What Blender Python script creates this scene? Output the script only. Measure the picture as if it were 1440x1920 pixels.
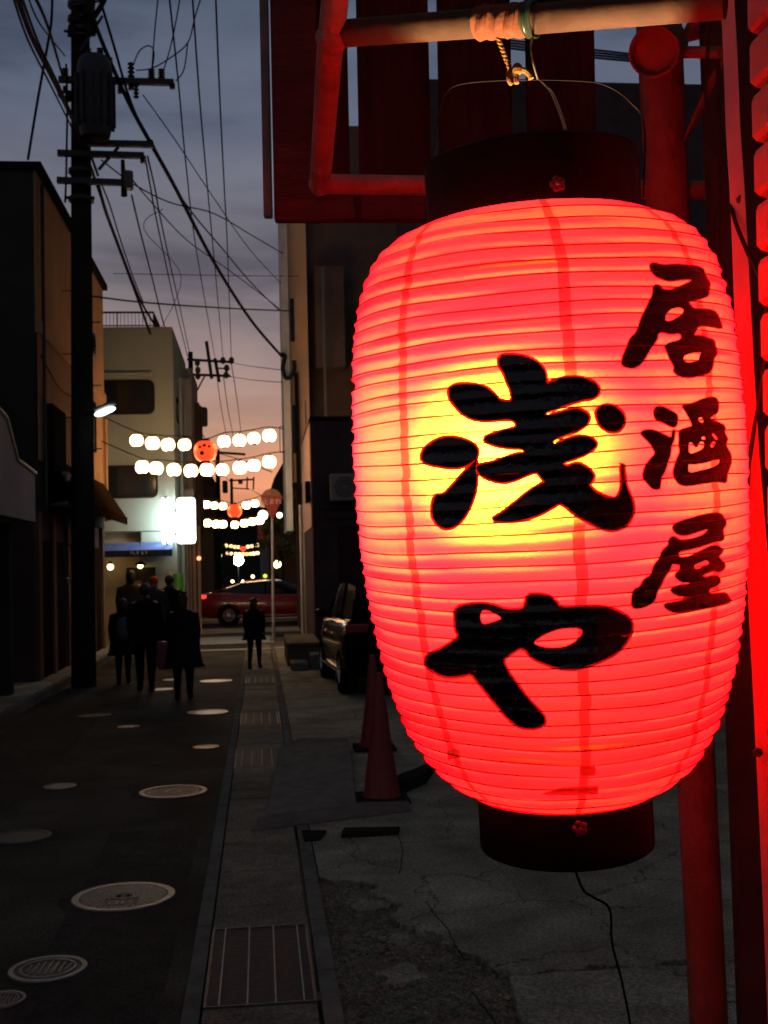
import bpy, bmesh, math, random
from mathutils import Vector, Matrix, noise
from mathutils.geometry import delaunay_2d_cdt
random.seed(7)
sc = bpy.context.scene
for o in list(bpy.data.objects): bpy.data.objects.remove(o)
COL = sc.collection
R = math.radians

# ------------------------------------------------------------------ camera
F = 2200.0
CAMZ = 1.75
YAW, PITCH, ROLL = R(6.1), R(2.65), R(1.43)
C0 = Vector((0, 0, CAMZ))
fw = Vector((math.sin(YAW)*math.cos(PITCH), math.cos(YAW)*math.cos(PITCH), math.sin(PITCH)))
r0 = Vector((math.cos(YAW), -math.sin(YAW), 0))
u0 = r0.cross(fw)
rt = r0*math.cos(ROLL) - u0*math.sin(ROLL)
up = u0*math.cos(ROLL) + r0*math.sin(ROLL)
cd = bpy.data.cameras.new('camera')
cam = bpy.data.objects.new('camera', cd); COL.objects.link(cam)
m = Matrix((rt, up, -fw)).transposed().to_4x4(); m.translation = C0
cam.matrix_world = m
cd.sensor_fit = 'VERTICAL'; cd.sensor_height = 36; cd.lens = F/1920*36
cd.clip_start = 0.05; cd.clip_end = 3000
cd.dof.use_dof = True; cd.dof.focus_distance = 1.2; cd.dof.aperture_fstop = 24
sc.camera = cam
# ------------------------------------------------------------------ colour and sampling
sc.view_settings.view_transform = 'Standard'; sc.view_settings.look = 'None'
sc.view_settings.exposure = 0; sc.view_settings.gamma = 1
sc.render.engine = 'CYCLES'
cy = sc.cycles
cy.use_denoising = True
try:
    cy.denoiser = 'OPENIMAGEDENOISE'; cy.denoising_input_passes = 'RGB_ALBEDO_NORMAL'
except Exception: pass
cy.max_bounces = 8; cy.diffuse_bounces = 5; cy.glossy_bounces = 3; cy.transmission_bounces = 5
cy.sample_clamp_indirect = 6; cy.caustics_reflective = False; cy.caustics_refractive = False
cy.use_adaptive_sampling = False
# ------------------------------------------------------------------ sky (dusk)
w = bpy.data.worlds.new('World'); sc.world = w; w.use_nodes = True
nt = w.node_tree; N = nt.nodes; L = nt.links; N.clear()
out = N.new('ShaderNodeOutputWorld'); bg = N.new('ShaderNodeBackground'); L.new(bg.outputs[0], out.inputs[0])
tc = N.new('ShaderNodeTexCoord'); sp = N.new('ShaderNodeSeparateXYZ'); L.new(tc.outputs['Generated'], sp.inputs[0])
def ramp(stops, fac):
    r = N.new('ShaderNodeValToRGB'); e = r.color_ramp.elements
    while len(e) < len(stops): e.new(0.5)
    for el, (p, c) in zip(e, stops): el.position = p; el.color = (*c, 1)
    L.new(fac, r.inputs[0]); return r
warm = ramp([(0, (.80, .30, .145)), (.07, (.78, .31, .16)), (.11, (.52, .285, .19)), (.17, (.32, .235, .22)),
             (.25, (.19, .172, .195)), (.36, (.118, .140, .195)), (.48, (.084, .110, .165)), (.62, (.075, .088, .115)), (1, (.07, .075, .088))], sp.outputs['Z'])
cool = ramp([(0, (.12, .11, .12)), (.2, (.10, .105, .13)), (.5, (.078, .09, .12)), (1, (.07, .075, .088))], sp.outputs['Z'])
az = N.new('ShaderNodeMapRange'); az.inputs[1].default_value = -0.2; az.inputs[2].default_value = 0.9
L.new(sp.outputs['Y'], az.inputs[0])
mx = N.new('ShaderNodeMix'); mx.data_type = 'RGBA'
L.new(az.outputs[0], mx.inputs[0]); L.new(cool.outputs[0], mx.inputs[6]); L.new(warm.outputs[0], mx.inputs[7])
mp = N.new('ShaderNodeMapping'); mp.inputs['Scale'].default_value = (1.3, 1.3, 6.5); mp.inputs['Rotation'].default_value = (0.05, -0.12, 0)
L.new(tc.outputs['Generated'], mp.inputs[0])
ns = N.new('ShaderNodeTexNoise'); ns.inputs['Scale'].default_value = 2.6; ns.inputs['Detail'].default_value = 6; ns.inputs['Roughness'].default_value = .55
ns.inputs['Distortion'].default_value = .35
L.new(mp.outputs[0], ns.inputs[0])
cr = ramp([(.34, (.60, .60, .67)), (.47, (.94, .94, .96)), (.66, (1.2, 1.16, 1.14))], ns.outputs[0])
ml = N.new('ShaderNodeMix'); ml.data_type = 'RGBA'; ml.blend_type = 'MULTIPLY'; ml.inputs[0].default_value = 1
L.new(mx.outputs[2], ml.inputs[6]); L.new(cr.outputs[0], ml.inputs[7])
L.new(ml.outputs[2], bg.inputs[0]); bg.inputs[1].default_value = 1.0

# ------------------------------------------------------------------ pixel helpers (pixel of the 1440x1920 photograph -> world)
def ray(px, py): return fw + rt*((px-720)/F) - up*((py-960)/F)
def PD(px, py, d): return C0 + ray(px, py)*d
def PY(px, py, y):
    r = ray(px, py); return C0 + r*(y/r.y)
def PX(px, py, x):
    r = ray(px, py); return C0 + r*(x/r.x)
def G(px, py, z=0.0):
    r = ray(px, py); return C0 + r*((z-CAMZ)/r.z)

# ------------------------------------------------------------------ materials
MC = {}
def mat(name, col, rough=.7, metal=0., var=.25, scale=6., bump=.0, bscale=40., emit=None, es=0., spec=.5, rnd=0., stretch=None, coat=0., cracks=False, speck=False):
    if name in MC: return MC[name]
    m = bpy.data.materials.new(name); m.use_nodes = True
    t = m.node_tree; b = t.nodes['Principled BSDF']
    b.inputs['Roughness'].default_value = rough; b.inputs['Metallic'].default_value = metal
    b.inputs['Specular IOR Level'].default_value = spec if (spec != .5 or rough < .7 or metal > .1) else (.16 if speck else .0)
    b.inputs['Coat Weight'].default_value = coat
    co = t.nodes.new('ShaderNodeTexCoord')
    src = co.outputs['Object']
    if stretch:
        mp = t.nodes.new('ShaderNodeMapping'); mp.inputs['Scale'].default_value = stretch
        t.links.new(src, mp.inputs[0]); src = mp.outputs[0]
    n = t.nodes.new('ShaderNodeTexNoise'); n.inputs['Scale'].default_value = scale; n.inputs['Detail'].default_value = 6
    n.inputs['Roughness'].default_value = .65
    t.links.new(src, n.inputs[0])
    r = t.nodes.new('ShaderNodeValToRGB')
    r.color_ramp.elements[0].position = .3; r.color_ramp.elements[1].position = .7
    r.color_ramp.elements[0].color = (*[c*(1-var) for c in col], 1); r.color_ramp.elements[1].color = (*[min(1, c*(1+var)) for c in col], 1)
    t.links.new(n.outputs[0], r.inputs[0])
    src2 = r.outputs[0]
    if rnd:
        oi = t.nodes.new('ShaderNodeObjectInfo'); hv = t.nodes.new('ShaderNodeHueSaturation')
        mr = t.nodes.new('ShaderNodeMapRange'); mr.inputs[3].default_value = 1-rnd; mr.inputs[4].default_value = 1+rnd
        t.links.new(oi.outputs['Random'], mr.inputs[0]); t.links.new(mr.outputs[0], hv.inputs['Value'])
        t.links.new(src2, hv.inputs['Color']); src2 = hv.outputs[0]
    if cracks:
        nz = t.nodes.new('ShaderNodeTexNoise'); nz.inputs['Scale'].default_value = 7; nz.inputs['Detail'].default_value = 5; t.links.new(src, nz.inputs[0])
        vm = t.nodes.new('ShaderNodeVectorMath'); vm.operation = 'MULTIPLY_ADD'; vm.inputs[1].default_value = (.22, .22, .22)
        t.links.new(nz.outputs['Color'], vm.inputs[0]); t.links.new(src, vm.inputs[2])
        vo = t.nodes.new('ShaderNodeTexVoronoi'); vo.feature = 'DISTANCE_TO_EDGE'; vo.inputs['Scale'].default_value = 1.15; t.links.new(vm.outputs[0], vo.inputs['Vector'])
        cr_ = t.nodes.new('ShaderNodeValToRGB'); cr_.color_ramp.elements[0].position = .002; cr_.color_ramp.elements[1].position = .009
        cr_.color_ramp.elements[0].color = (.3, .28, .26, 1); t.links.new(vo.outputs['Distance'], cr_.inputs[0])
        mm_ = t.nodes.new('ShaderNodeMix'); mm_.data_type = 'RGBA'; mm_.blend_type = 'MULTIPLY'; mm_.inputs[0].default_value = 1
        t.links.new(src2, mm_.inputs[6]); t.links.new(cr_.outputs[0], mm_.inputs[7]); src2 = mm_.outputs[2]
    if speck:
        for sc9, lo9, hi9 in ((55, .62, 1.3), (160, .6, 1.3), (.9, .72, 1.2)):
            n9 = t.nodes.new('ShaderNodeTexNoise'); n9.inputs['Scale'].default_value = sc9; n9.inputs['Detail'].default_value = 4; t.links.new(src, n9.inputs[0])
            c9 = t.nodes.new('ShaderNodeValToRGB'); c9.color_ramp.elements[0].position = .36; c9.color_ramp.elements[0].color = (lo9, lo9, lo9, 1); c9.color_ramp.elements[1].position = .64; c9.color_ramp.elements[1].color = (hi9, hi9, hi9*.98, 1)
            t.links.new(n9.outputs[0], c9.inputs[0])
            mm_ = t.nodes.new('ShaderNodeMix'); mm_.data_type = 'RGBA'; mm_.blend_type = 'MULTIPLY'; mm_.inputs[0].default_value = 1
            t.links.new(src2, mm_.inputs[6]); t.links.new(c9.outputs[0], mm_.inputs[7]); src2 = mm_.outputs[2]
    t.links.new(src2, b.inputs['Base Color'])
    if bump:
        n2 = t.nodes.new('ShaderNodeTexNoise'); n2.inputs['Scale'].default_value = bscale; n2.inputs['Detail'].default_value = 5
        t.links.new(src, n2.inputs[0])
        bp = t.nodes.new('ShaderNodeBump'); bp.inputs['Strength'].default_value = bump; bp.inputs['Distance'].default_value = .02
        t.links.new(n2.outputs[0], bp.inputs['Height']); t.links.new(bp.outputs[0], b.inputs['Normal'])
        if rough > .3:
            rr = t.nodes.new('ShaderNodeMapRange'); rr.inputs[3].default_value = rough-.12; rr.inputs[4].default_value = min(1, rough+.12)
            t.links.new(n.outputs[0], rr.inputs[0]); t.links.new(rr.outputs[0], b.inputs['Roughness'])
    if emit:
        b.inputs['Emission Color'].default_value = (*emit, 1); b.inputs['Emission Strength'].default_value = es
    MC[name] = m; return m

M = dict(
 asphalt=mat('asphalt', (.056, .052, .043), .92, var=.5, scale=1.3, bump=.8, bscale=110, speck=True),
 patch=mat('fresh_asphalt', (.040, .037, .032), .95, var=.4, scale=6, bump=.8, bscale=110, speck=True),
 ground=mat('earth_ground', (.06, .058, .052), .95, var=.3, scale=1.5, bump=.4, bscale=30),
 concrete=mat('concrete', (.27, .245, .19), .9, var=.42, scale=2.3, bump=.7, bscale=60, cracks=True, speck=True),
 slab=mat('gutter_concrete', (.185, .165, .13), .9, var=.35, scale=5, bump=.5, bscale=90, rnd=.2, speck=True),
 kerb=mat('kerb_concrete', (.17, .155, .13), .9, var=.3, scale=6, bump=.5, bscale=80, rnd=.1),
 gravel=mat('gravel', (.20, .175, .13), .95, var=.6, scale=24, bump=.9, bscale=90, speck=True),
 iron=mat('cast_iron', (.27, .27, .27), .42, .85, var=.25, scale=30, bump=.3, bscale=200),
 irondark=mat('dark_cast_iron', (.07, .07, .07), .55, .7, var=.3, scale=30, bump=.3, bscale=200),
 steel=mat('worn_steel', (.48, .49, .48), .5, .45, var=.3, scale=20, bump=.2, bscale=120),
 steeldim=mat('dull_steel', (.075, .076, .078), .6, .15, var=.3, scale=20),
 paint=mat('road_paint', (.42, .41, .38), .8, var=.3, scale=9, bump=.2),
 pole=mat('pole_concrete', (.022, .020, .018), .95, var=.25, scale=4, bump=.2),
 wire=mat('cable_rubber', (.010, .010, .011), .85, var=.1, spec=.1),
 darkmetal=mat('dark_metal', (.03, .03, .033), .6, .3, var=.2),
 insul=mat('brown_porcelain', (.06, .04, .035), .4, var=.2),
 wallA=mat('orange_lit_siding', (.34, .20, .11), .85, var=.16, scale=1.2, bump=.15, bscale=20, stretch=(1, 1, .25)),  # orange lamplight put into the siding colour
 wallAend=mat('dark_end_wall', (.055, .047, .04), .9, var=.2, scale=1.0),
 wallW=mat('white_render', (.22, .26, .24), .85, var=.12, scale=.8, bump=.15, bscale=30, stretch=(1, 1, .5)),
 wallN=mat('pink_render', (.38, .31, .28), .85, var=.15, scale=.9, bump=.1),
 wallD=mat('grey_wall', (.27, .24, .21), .85, var=.2, scale=1.0),
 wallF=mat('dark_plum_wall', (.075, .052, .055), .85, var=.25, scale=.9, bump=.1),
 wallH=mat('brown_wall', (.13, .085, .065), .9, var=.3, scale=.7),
 tower=mat('pale_tower_wall', (.66, .62, .56), .8, var=.15, scale=1.2),
 glass=mat('dark_window_glass', (.01, .011, .012), .12, var=.1, spec=.5),
 black=mat('black_frame', (.015, .014, .014), .7, var=.2),
 awning=mat('brown_awning_cloth', (.017, .010, .006), .95, var=.3, scale=8, bump=.3, bscale=60),
 blue=mat('blue_awning_cloth', (.07, .10, .25), .9, var=.2, scale=5),
 hill=mat('hill_foliage', (.02, .02, .018), 1, var=.4, scale=.05),
 foliage=mat('foliage', (.05, .06, .035), .9, var=.5, scale=5),
 carred=mat('red_car_paint', (.33, .008, .008), .3, var=.06, coat=.8),
 carblack=mat('black_car_paint', (.004, .004, .005), .14, var=.06, spec=.3),
 carglass=mat('black_car_glass', (.006, .006, .007), .12, var=.06, spec=.2),
 tyre=mat('tyre_rubber', (.012, .012, .012), .85, var=.2),
 chrome=mat('chrome', (.6, .6, .6), .2, 1., var=.1),
 cone=mat('orange_cone_plastic', (.22, .022, .008), .6, var=.2, scale=10, bump=.15),
 conew=mat('reflective_white_band', (.6, .6, .6), .4, var=.1),
 rubber=mat('black_rubber', (.028, .025, .022), .7, var=.3, bump=.3),
 ramp=mat('ramp_rubber', (.20, .165, .14), .8, var=.25, scale=8, bump=.4, bscale=90),
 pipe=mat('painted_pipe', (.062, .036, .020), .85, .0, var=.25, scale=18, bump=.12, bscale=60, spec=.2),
 pipered=mat('red_spill_pipe', (.34, .12, .085), .6, var=.4, scale=16, bump=.3, bscale=110),  # lantern's red light put into the pipe colour
 bigpipe=mat('weathered_post_red_spill', (.19, .075, .055), .7, var=.22, scale=9, bump=.25, bscale=90),  # base colour reddened to carry the lantern's glow
 post=mat('flat_bar_red_spill', (.85, .26, .22), .55, var=.1, scale=14, bump=.15, bscale=90),  # bar colour holds painted-in red spill from the lantern
 board=mat('weathered_board', (.026, .015, .013), .85, var=.4, scale=5, bump=.4, bscale=30, stretch=(6, 6, .7), rnd=.15),
 rail=mat('board_rail', (.055, .03, .026), .85, var=.35, scale=5, bump=.4, bscale=30, stretch=(1, 6, 6)),
 flash=mat('grey_flashing', (.13, .14, .13), .6, .2, var=.3, scale=20, bump=.2),
 siding=mat('corrugated_siding', (.50, .19, .15), .6, var=.14, scale=9, bump=.15, bscale=60),  # tinted red to strengthen the lantern light on the ridges
 lacquer=mat('black_lacquer', (.0015, .001, .001), .6, var=.2, scale=30, bump=.1, bscale=50, spec=.06),
 ornament=mat('red_rosette', (.07, .006, .005), .35, var=.2),
 rope=mat('yellow_rope', (.26, .12, .03), .8, var=.2, scale=80, bump=.3, bscale=200),
 cloth=mat('wrapped_cloth_tape', (.17, .06, .03), .85, var=.2, scale=30, bump=.2, bscale=60),
 greenwire=mat('green_plastic_wire', (.022, .035, .016), .45, var=.2),
 steelwire=mat('galvanised_wire', (.035, .03, .028), .5, .0, var=.1),
 skin=mat('skin', (.42, .26, .19), .6, var=.06),
 hair=mat('dark_hair', (.015, .012, .01), .6, var=.2, scale=40, bump=.4, bscale=120),
 hill2=mat('far_town', (.03, .028, .026), 1, var=.3, scale=.3),
 ink=mat('black_ink', (.006, .003, .003), .17, var=.3, scale=60, bump=.16, bscale=120, spec=.6),
 tab=mat('peeled_paper_tab', (.75, .42, .2), .8, var=.15, scale=30),
 shop=mat('shopfront_plaster', (.36, .30, .22), .85, var=.15, scale=1.5),
 pillar=mat('tan_pillar', (.4, .27, .18), .8, var=.15, scale=2),
 signred=mat('sign_red', (.30, .016, .012), .45, var=.08),
 signwhite=mat('sign_white', (.65, .63, .6), .45, var=.05),
 greypole=mat('grey_painted_pole', (.36, .31, .27), .5, var=.1),
)
def emis(name, col, s, rough=.5):
    return mat(name, tuple(min(.8, c*.8) for c in col), rough, emit=col, es=s, var=.02)
for nm_ in ('carblack', 'carglass'): M[nm_].node_tree.nodes['Principled BSDF'].inputs['IOR'].default_value = 1.13
E_small = emis('lit_paper_cream', (1, .56, .23), 24)
E_far = emis('lit_paper_cream_far', (1, .58, .24), 4)
E_red = emis('lit_paper_red', (1, .060, .014), 1.5)
def vary(m, lo, hi):
    t = m.node_tree; oi = t.nodes.new('ShaderNodeObjectInfo'); mr = t.nodes.new('ShaderNodeMapRange'); mr.inputs[3].default_value = lo; mr.inputs[4].default_value = hi
    t.links.new(oi.outputs['Random'], mr.inputs[0]); t.links.new(mr.outputs[0], t.nodes['Principled BSDF'].inputs['Emission Strength'])
vary(E_small, 12, 28); vary(E_far, 1.6, 5)
E_white = emis('lit_acrylic_white', (.88, 1, .93), 8)
E_edge = emis('lit_acrylic_edge', (.88, 1, .93), 15)
E_led = emis('led_lens', (.8, 1, .97), 5)
E_warm = emis('warm_bulb', (1, .62, .22), 14)
E_flood = emis('flood_lens', (.95, 1, .88), 90)
E_tail = emis('tail_lamp_glow', (1, .05, .04), 1.6)
E_win = emis('lit_window_glass', (.55, .8, .5), .7)

# ------------------------------------------------------------------ mesh builder
ORG = {}
class MB:
    def __init__(s): s.v = []; s.f = []; s.m = []
    def add(s, vs, fs, m=0):
        b = len(s.v); s.v += [Vector(v) for v in vs]
        for f in fs: s.f.append([b+i for i in f]); s.m.append(m)
        return s
    def box(s, x0, x1, y0, y1, z0, z1, m=0):
        return s.obox(Vector(((x0+x1)/2, (y0+y1)/2, (z0+z1)/2)), Vector((abs(x1-x0)/2, 0, 0)), Vector((0, abs(y1-y0)/2, 0)), Vector((0, 0, abs(z1-z0)/2)), m)
    def obox(s, c, a, b, d, m=0):
        vs = [c+a*i+b*j+d*k for i in (-1, 1) for j in (-1, 1) for k in (-1, 1)]
        fs = [(0, 1, 3, 2), (4, 6, 7, 5), (0, 4, 5, 1), (2, 3, 7, 6), (0, 2, 6, 4), (1, 5, 7, 3)]
        if a.cross(b).dot(d) < 0: fs = [f[::-1] for f in fs]
        return s.add(vs, fs, m)
    def bar(s, p, q, w, h, upv=Vector((0, 0, 1)), m=0):
        p = Vector(p); q = Vector(q); d = (q-p); c = (p+q)/2
        sd = d.cross(upv)
        if sd.length < 1e-6: sd = Vector((1, 0, 0))
        sd.normalize(); u = sd.cross(d).normalized()
        return s.obox(c, d/2, sd*w/2, u*h/2, m)
    def tube(s, pts, r, n=8, cap=True, m=0, closed=False):
        pts = [Vector(p) for p in pts]; k = len(pts)
        rs = r if isinstance(r, (list, tuple)) else [r]*k
        rings = []; prev = None
        for i, p in enumerate(pts):
            if closed: t = pts[(i+1) % k]-pts[i-1]
            else: t = pts[min(i+1, k-1)]-pts[max(i-1, 0)]
            t.normalize()
            if prev is None:
                a = t.orthogonal().normalized()
            else:
                a = prev-t*prev.dot(t)
                a = a.normalized() if a.length > 1e-6 else t.orthogonal().normalized()
            prev = a; b = t.cross(a)
            rings.append([p+(a*math.cos(2*math.pi*j/n)+b*math.sin(2*math.pi*j/n))*rs[i] for j in range(n)])
        vs = [v for g in rings for v in g]; fs = []
        for i in range(k if closed else k-1):
            i2 = (i+1) % k
            for j in range(n):
                fs.append((i*n+j, i*n+(j+1) % n, i2*n+(j+1) % n, i2*n+j))
        if cap and not closed:
            fs.append(tuple(range(n))[::-1]); fs.append(tuple((k-1)*n+j for j in range(n)))
        return s.add(vs, fs, m)
    def lathe(s, prof, o=Vector((0, 0, 0)), axis=Vector((0, 0, 1)), n=24, cap=True, m=0):
        o = Vector(o); axis = Vector(axis).normalized()
        if abs(axis.z) > .9: a = Vector((1, 0, 0)); a = (a-axis*a.dot(axis)).normalized()
        else: a = axis.orthogonal().normalized()
        b = axis.cross(a); vs = []; fs = []
        for (r_, t) in prof:
            for j in range(n):
                q = 2*math.pi*j/n; vs.append(o+axis*t+(a*math.cos(q)+b*math.sin(q))*r_)
        k = len(prof)
        for i in range(k-1):
            for j in range(n): fs.append((i*n+j, i*n+(j+1) % n, (i+1)*n+(j+1) % n, (i+1)*n+j))
        if cap: fs.append(tuple(range(n))[::-1]); fs.append(tuple((k-1)*n+j for j in range(n)))
        return s.add(vs, fs, m)
    def ell(s, c, rx, ry, rz, n=14, k=8, m=0):
        prof = []; c = Vector(c); vs = []; fs = []
        for i in range(1, k):
            p = math.pi*i/k
            for j in range(n):
                q = 2*math.pi*j/n; vs.append(c+Vector((rx*math.sin(p)*math.cos(q), ry*math.sin(p)*math.sin(q), rz*math.cos(p))))
        for i in range(k-2):
            for j in range(n): fs.append((i*n+j, (i+1)*n+j, (i+1)*n+(j+1) % n, i*n+(j+1) % n))
        b = len(vs); vs += [c+Vector((0, 0, rz)), c-Vector((0, 0, rz))]
        for j in range(n):
            fs.append((b, j, (j+1) % n)); fs.append((b+1, (k-2)*n+(j+1) % n, (k-2)*n+j))
        return s.add(vs, fs, m)
    def prism(s, poly, off, m=0):
        off = Vector(off); poly = [Vector(p) for p in poly]; n = len(poly)
        nn = Vector((0, 0, 0))
        for i in range(n): nn += poly[i].cross(poly[(i+1) % n])
        fs = [tuple(range(n))[::-1], tuple(range(n, 2*n))]+[(i, (i+1) % n, n+(i+1) % n, n+i) for i in range(n)]
        if nn.dot(off) < 0: fs = [f[::-1] for f in fs]
        return s.add(poly+[p+off for p in poly], fs, m)
    def build(s, name, mats, parent=None, loc=None, smooth=True, local=False, bevel=0, ang=38):
        if not isinstance(mats, (list, tuple)): mats = [mats]
        me = bpy.data.meshes.new(name)
        org = Vector((0, 0, 0))
        if parent is not None and not local: org = ORG[parent.name]
        if parent is None and loc is not None: org = Vector(loc)
        me.from_pydata([v-org for v in s.v] if not local else s.v, [], s.f)
        for mm in mats: me.materials.append(mm)
        if len(mats) > 1: me.polygons.foreach_set('material_index', s.m)
        if smooth:
            me.polygons.foreach_set('use_smooth', [True]*len(s.f)); me.set_sharp_from_angle(angle=R(ang))
        me.update()
        o = bpy.data.objects.new(name, me); COL.objects.link(o)
        if parent is not None: o.parent = parent
        else: o.location = loc if (loc is not None) else (0, 0, 0)
        ORG[o.name] = org
        if bevel:
            bm = bmesh.new(); bm.from_mesh(me)
            bmesh.ops.bevel(bm, geom=list(bm.edges), offset=bevel, segments=1, affect='EDGES', clamp_overlap=True)
            bm.to_mesh(me); bm.free()
        return o
def thing(name, label, cat, loc=(0, 0, 0), rz=0, group=None, kind=None):
    o = bpy.data.objects.new(name, None); COL.objects.link(o); o.location = loc; o.rotation_euler = (0, 0, rz)
    o.empty_display_size = .1
    ORG[o.name] = Vector(loc); return tag(o, label, cat, group, kind)
def tag(o, label=None, cat=None, group=None, kind=None):
    if label: o['label'] = label
    if cat: o['category'] = cat
    if group: o['group'] = group
    if kind: o['kind'] = kind
    return o
def structure(mb, name, mats, **k):
    o = mb.build(name, mats, **k); o['kind'] = 'structure'; return o
def copy_tree(o, parent=None):
    c = o.copy(); COL.objects.link(c)
    if parent is not None: c.parent = parent
    for ch in KIDS.get(o.name, []): copy_tree(ch, c)
    return c
KIDS = {}
def collect_kids():
    KIDS.clear()
    for o in bpy.data.objects:
        if o.parent: KIDS.setdefault(o.parent.name, []).append(o)
def spline(pts, n=8):
    pts = [Vector(p) for p in pts]; o = []
    for i in range(len(pts)-1):
        p0 = pts[max(i-1, 0)]; p1 = pts[i]; p2 = pts[i+1]; p3 = pts[min(i+2, len(pts)-1)]
        for k in range(n):
            t = k/n
            o.append(.5*((2*p1)+(p2-p0)*t+(2*p0-5*p1+4*p2-p3)*t*t+(3*p1-p0-3*p2+p3)*t**3))
    o.append(pts[-1]); return o

# ================================================================== SETTING: ground
structure(MB().box(-400, 400, -60, 900, -.5, -.07), 'ground', M['ground'])
structure(MB().box(-3.05, -.345, -4, 140, -.2, 0), 'road', M['asphalt'])
structure(MB().box(-40, 40, 31.5, 43, -.2, -.004), 'cross_street', M['asphalt'])
# raised pavement at the left, kerb stones
structure(MB().box(-6, -3.16, -4, 31.4, -.2, .10), 'pavement', M['concrete'])
kl = structure(MB().box(-3.155, -3.06, -4, 2.0, -.2, .11), 'left_kerb', M['kerb'])
for i in range(48):
    y = 2.005+i*.6
    b = MB().box(-3.155, -3.06, y, y+.59, -.2, .105+random.uniform(-.004, .004)).build('kerb_stone', M['kerb'], parent=kl, smooth=False)
# gutter with its slabs, strips and gratings
gut = structure(MB().box(-.345, .30, -4, 31.4, -.3, -.055), 'gutter', M['irondark'])
GR = [(G(470, 1885).y, G(480, 1738).y), (G(470, 1438).y, G(480, 1405).y), (G(480, 1358).y, G(480, 1337).y), (G(480, 1281).y, G(480, 1270).y)]
GS = sorted(GR)
for a_, b_ in zip([1.5]+[g_[1] for g_ in GS], [g_[0] for g_ in GS]+[31.3]):
    n_s = max(1, round((b_-a_)/.352)); w_s = (b_-a_)/n_s
    for i in range(n_s):
        y0 = a_+i*w_s+.004; y1 = a_+(i+1)*w_s-.005
        MB().box(-.262, .196, y0, y1, -.07, random.uniform(-.004, .004)).build('gutter_slab', M['slab'], parent=gut, smooth=False, bevel=.004)
for i in range(40):
    y = 1.5+i*.74
    MB().box(-.342, -.272, y, y+.732, -.07, .004+random.uniform(-.002, .002)).build('edging_strip', M['kerb'], parent=gut, smooth=False)
    MB().box(.214, .290, y, y+.732, -.07, .006+random.uniform(-.003, .003)).build('edging_strip', M['kerb'], parent=gut, smooth=False)
gl = ['nearest steel drain grating, wide bars, filling the bottom left of the gutter', 'second drain grating along the gutter, dull with five pale bars',
      'third drain grating, with bright shiny bars, beyond the ramp board', 'small far drain grating near the walking woman']
for gi, (a, b) in enumerate(GR):
    g = thing('drain_grating', gl[gi], 'drain grating', (-.03, a, 0), group='gratings along the gutter')
    fr = MB()
    fr.box(-.262, -.25, a, b, -.05, .004); fr.box(.184, .196, a, b, -.05, .004); fr.box(-.25, .184, a, a+.012, -.05, .004); fr.box(-.25, .184, b-.012, b, -.05, .004)
    fr.build('frame', M['steeldim'], parent=g, smooth=False)
    for k in range(5 if gi else 4):
        x = -.20+k*(.092 if gi else .115)
        MB().tube([(x, a+.012, .002), (x, b-.012, .002)], .0035, 6).build('long_bar', M['steel'], parent=g)
    n = int((b-a)/.024)
    q = MB()
    for k in range(n):
        y = a+.02+k*.024; q.box(-.25, .184, y, y+.007, -.03, -.0008)
    tag(q.build('cross_bars', M['steeldim'], parent=g, smooth=False), kind='stuff')

# forecourt: concrete slabs with a broken, gravelly patch beside the gutter
def ragged(pts, amp, step, seed):
    rr = random.Random(seed); o = []
    for i in range(len(pts)):
        p = Vector(pts[i]); q = Vector(pts[(i+1) % len(pts)]); n = max(1, int((q-p).length/step)) if pts[i][2] else 1
        d = q-p; nrm = Vector((-d.y, d.x, 0)).normalized() if d.length else Vector()
        for k in range(n):
            pp = p+d*(k/n); nv = lambda f: noise.noise(Vector((pp.x*f+seed, pp.y*f, 2)))
            a = amp*2.2*(nv(4)+.55*nv(11)+.3*nv(31)) if (pts[i][2]) else 0
            pp = pp+nrm*a; o.append((pp.x, pp.y, 0))
    return o
yb = G(480, 1862).y
fore = structure(MB().box(.295, 7, -4, 31.4, -.3, -.05), 'forecourt', M['gravel'])
q = MB(); nx, ny = 60, 200
for i in range(nx+1):
    for j in range(ny+1):
        x = .296+.8*i/nx; y = 4.1+2.8*j/ny
        q.v.append(Vector((x, y, -.029+.011*noise.noise(Vector((x*6, y*5, 0)))+.006*noise.noise(Vector((x*30, y*26, 3)))+.003*noise.noise(Vector((x*90, y*80, 3))))))
for i in range(nx):
    for j in range(ny): q.f.append([i*(ny+1)+j, (i+1)*(ny+1)+j, (i+1)*(ny+1)+j+1, i*(ny+1)+j+1]); q.m.append(0)
tag(q.build('rough_bed', M['gravel'], parent=fore), kind='stuff')
def slabpoly(pts, z, name='concrete_slab'):
    me = MB().prism([(x, y, -.06) for x, y, _ in pts], (0, 0, .06+z))
    return me.build(name, M['concrete'], parent=fore, smooth=False)
big = ragged([(1.02, yb+.06, 1), (.86, 5.35, 1), (.66, 5.9, 1), (.62, 6.55, 1), (.30, 6.75, 0), (.298, 15, 0), (3.4, 15, 0), (3.4, yb+.1, 1)], .05, .025, 3)
slabpoly(big, 0)
slabpoly(ragged([(.92, .5, 0), (3.4, .5, 0), (3.4, yb+.05, 1), (2.0, yb+.0, 1), (1.02, yb+.02, 1), (.93, 4.2, 1)], .014, .04, 5), .004)
slabpoly([(3.42, .5, 0), (7, .5, 0), (7, 15, 0), (3.42, 15, 0)], .002)
slabpoly([(.298, 15.02, 0), (7, 15.02, 0), (7, 27, 0), (.298, 27, 0)], -.002)
slabpoly([(.298, .4, 0), (.9, .4, 0), (.9, 4.15, 0), (.298, 4.2, 0)], .004)
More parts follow.
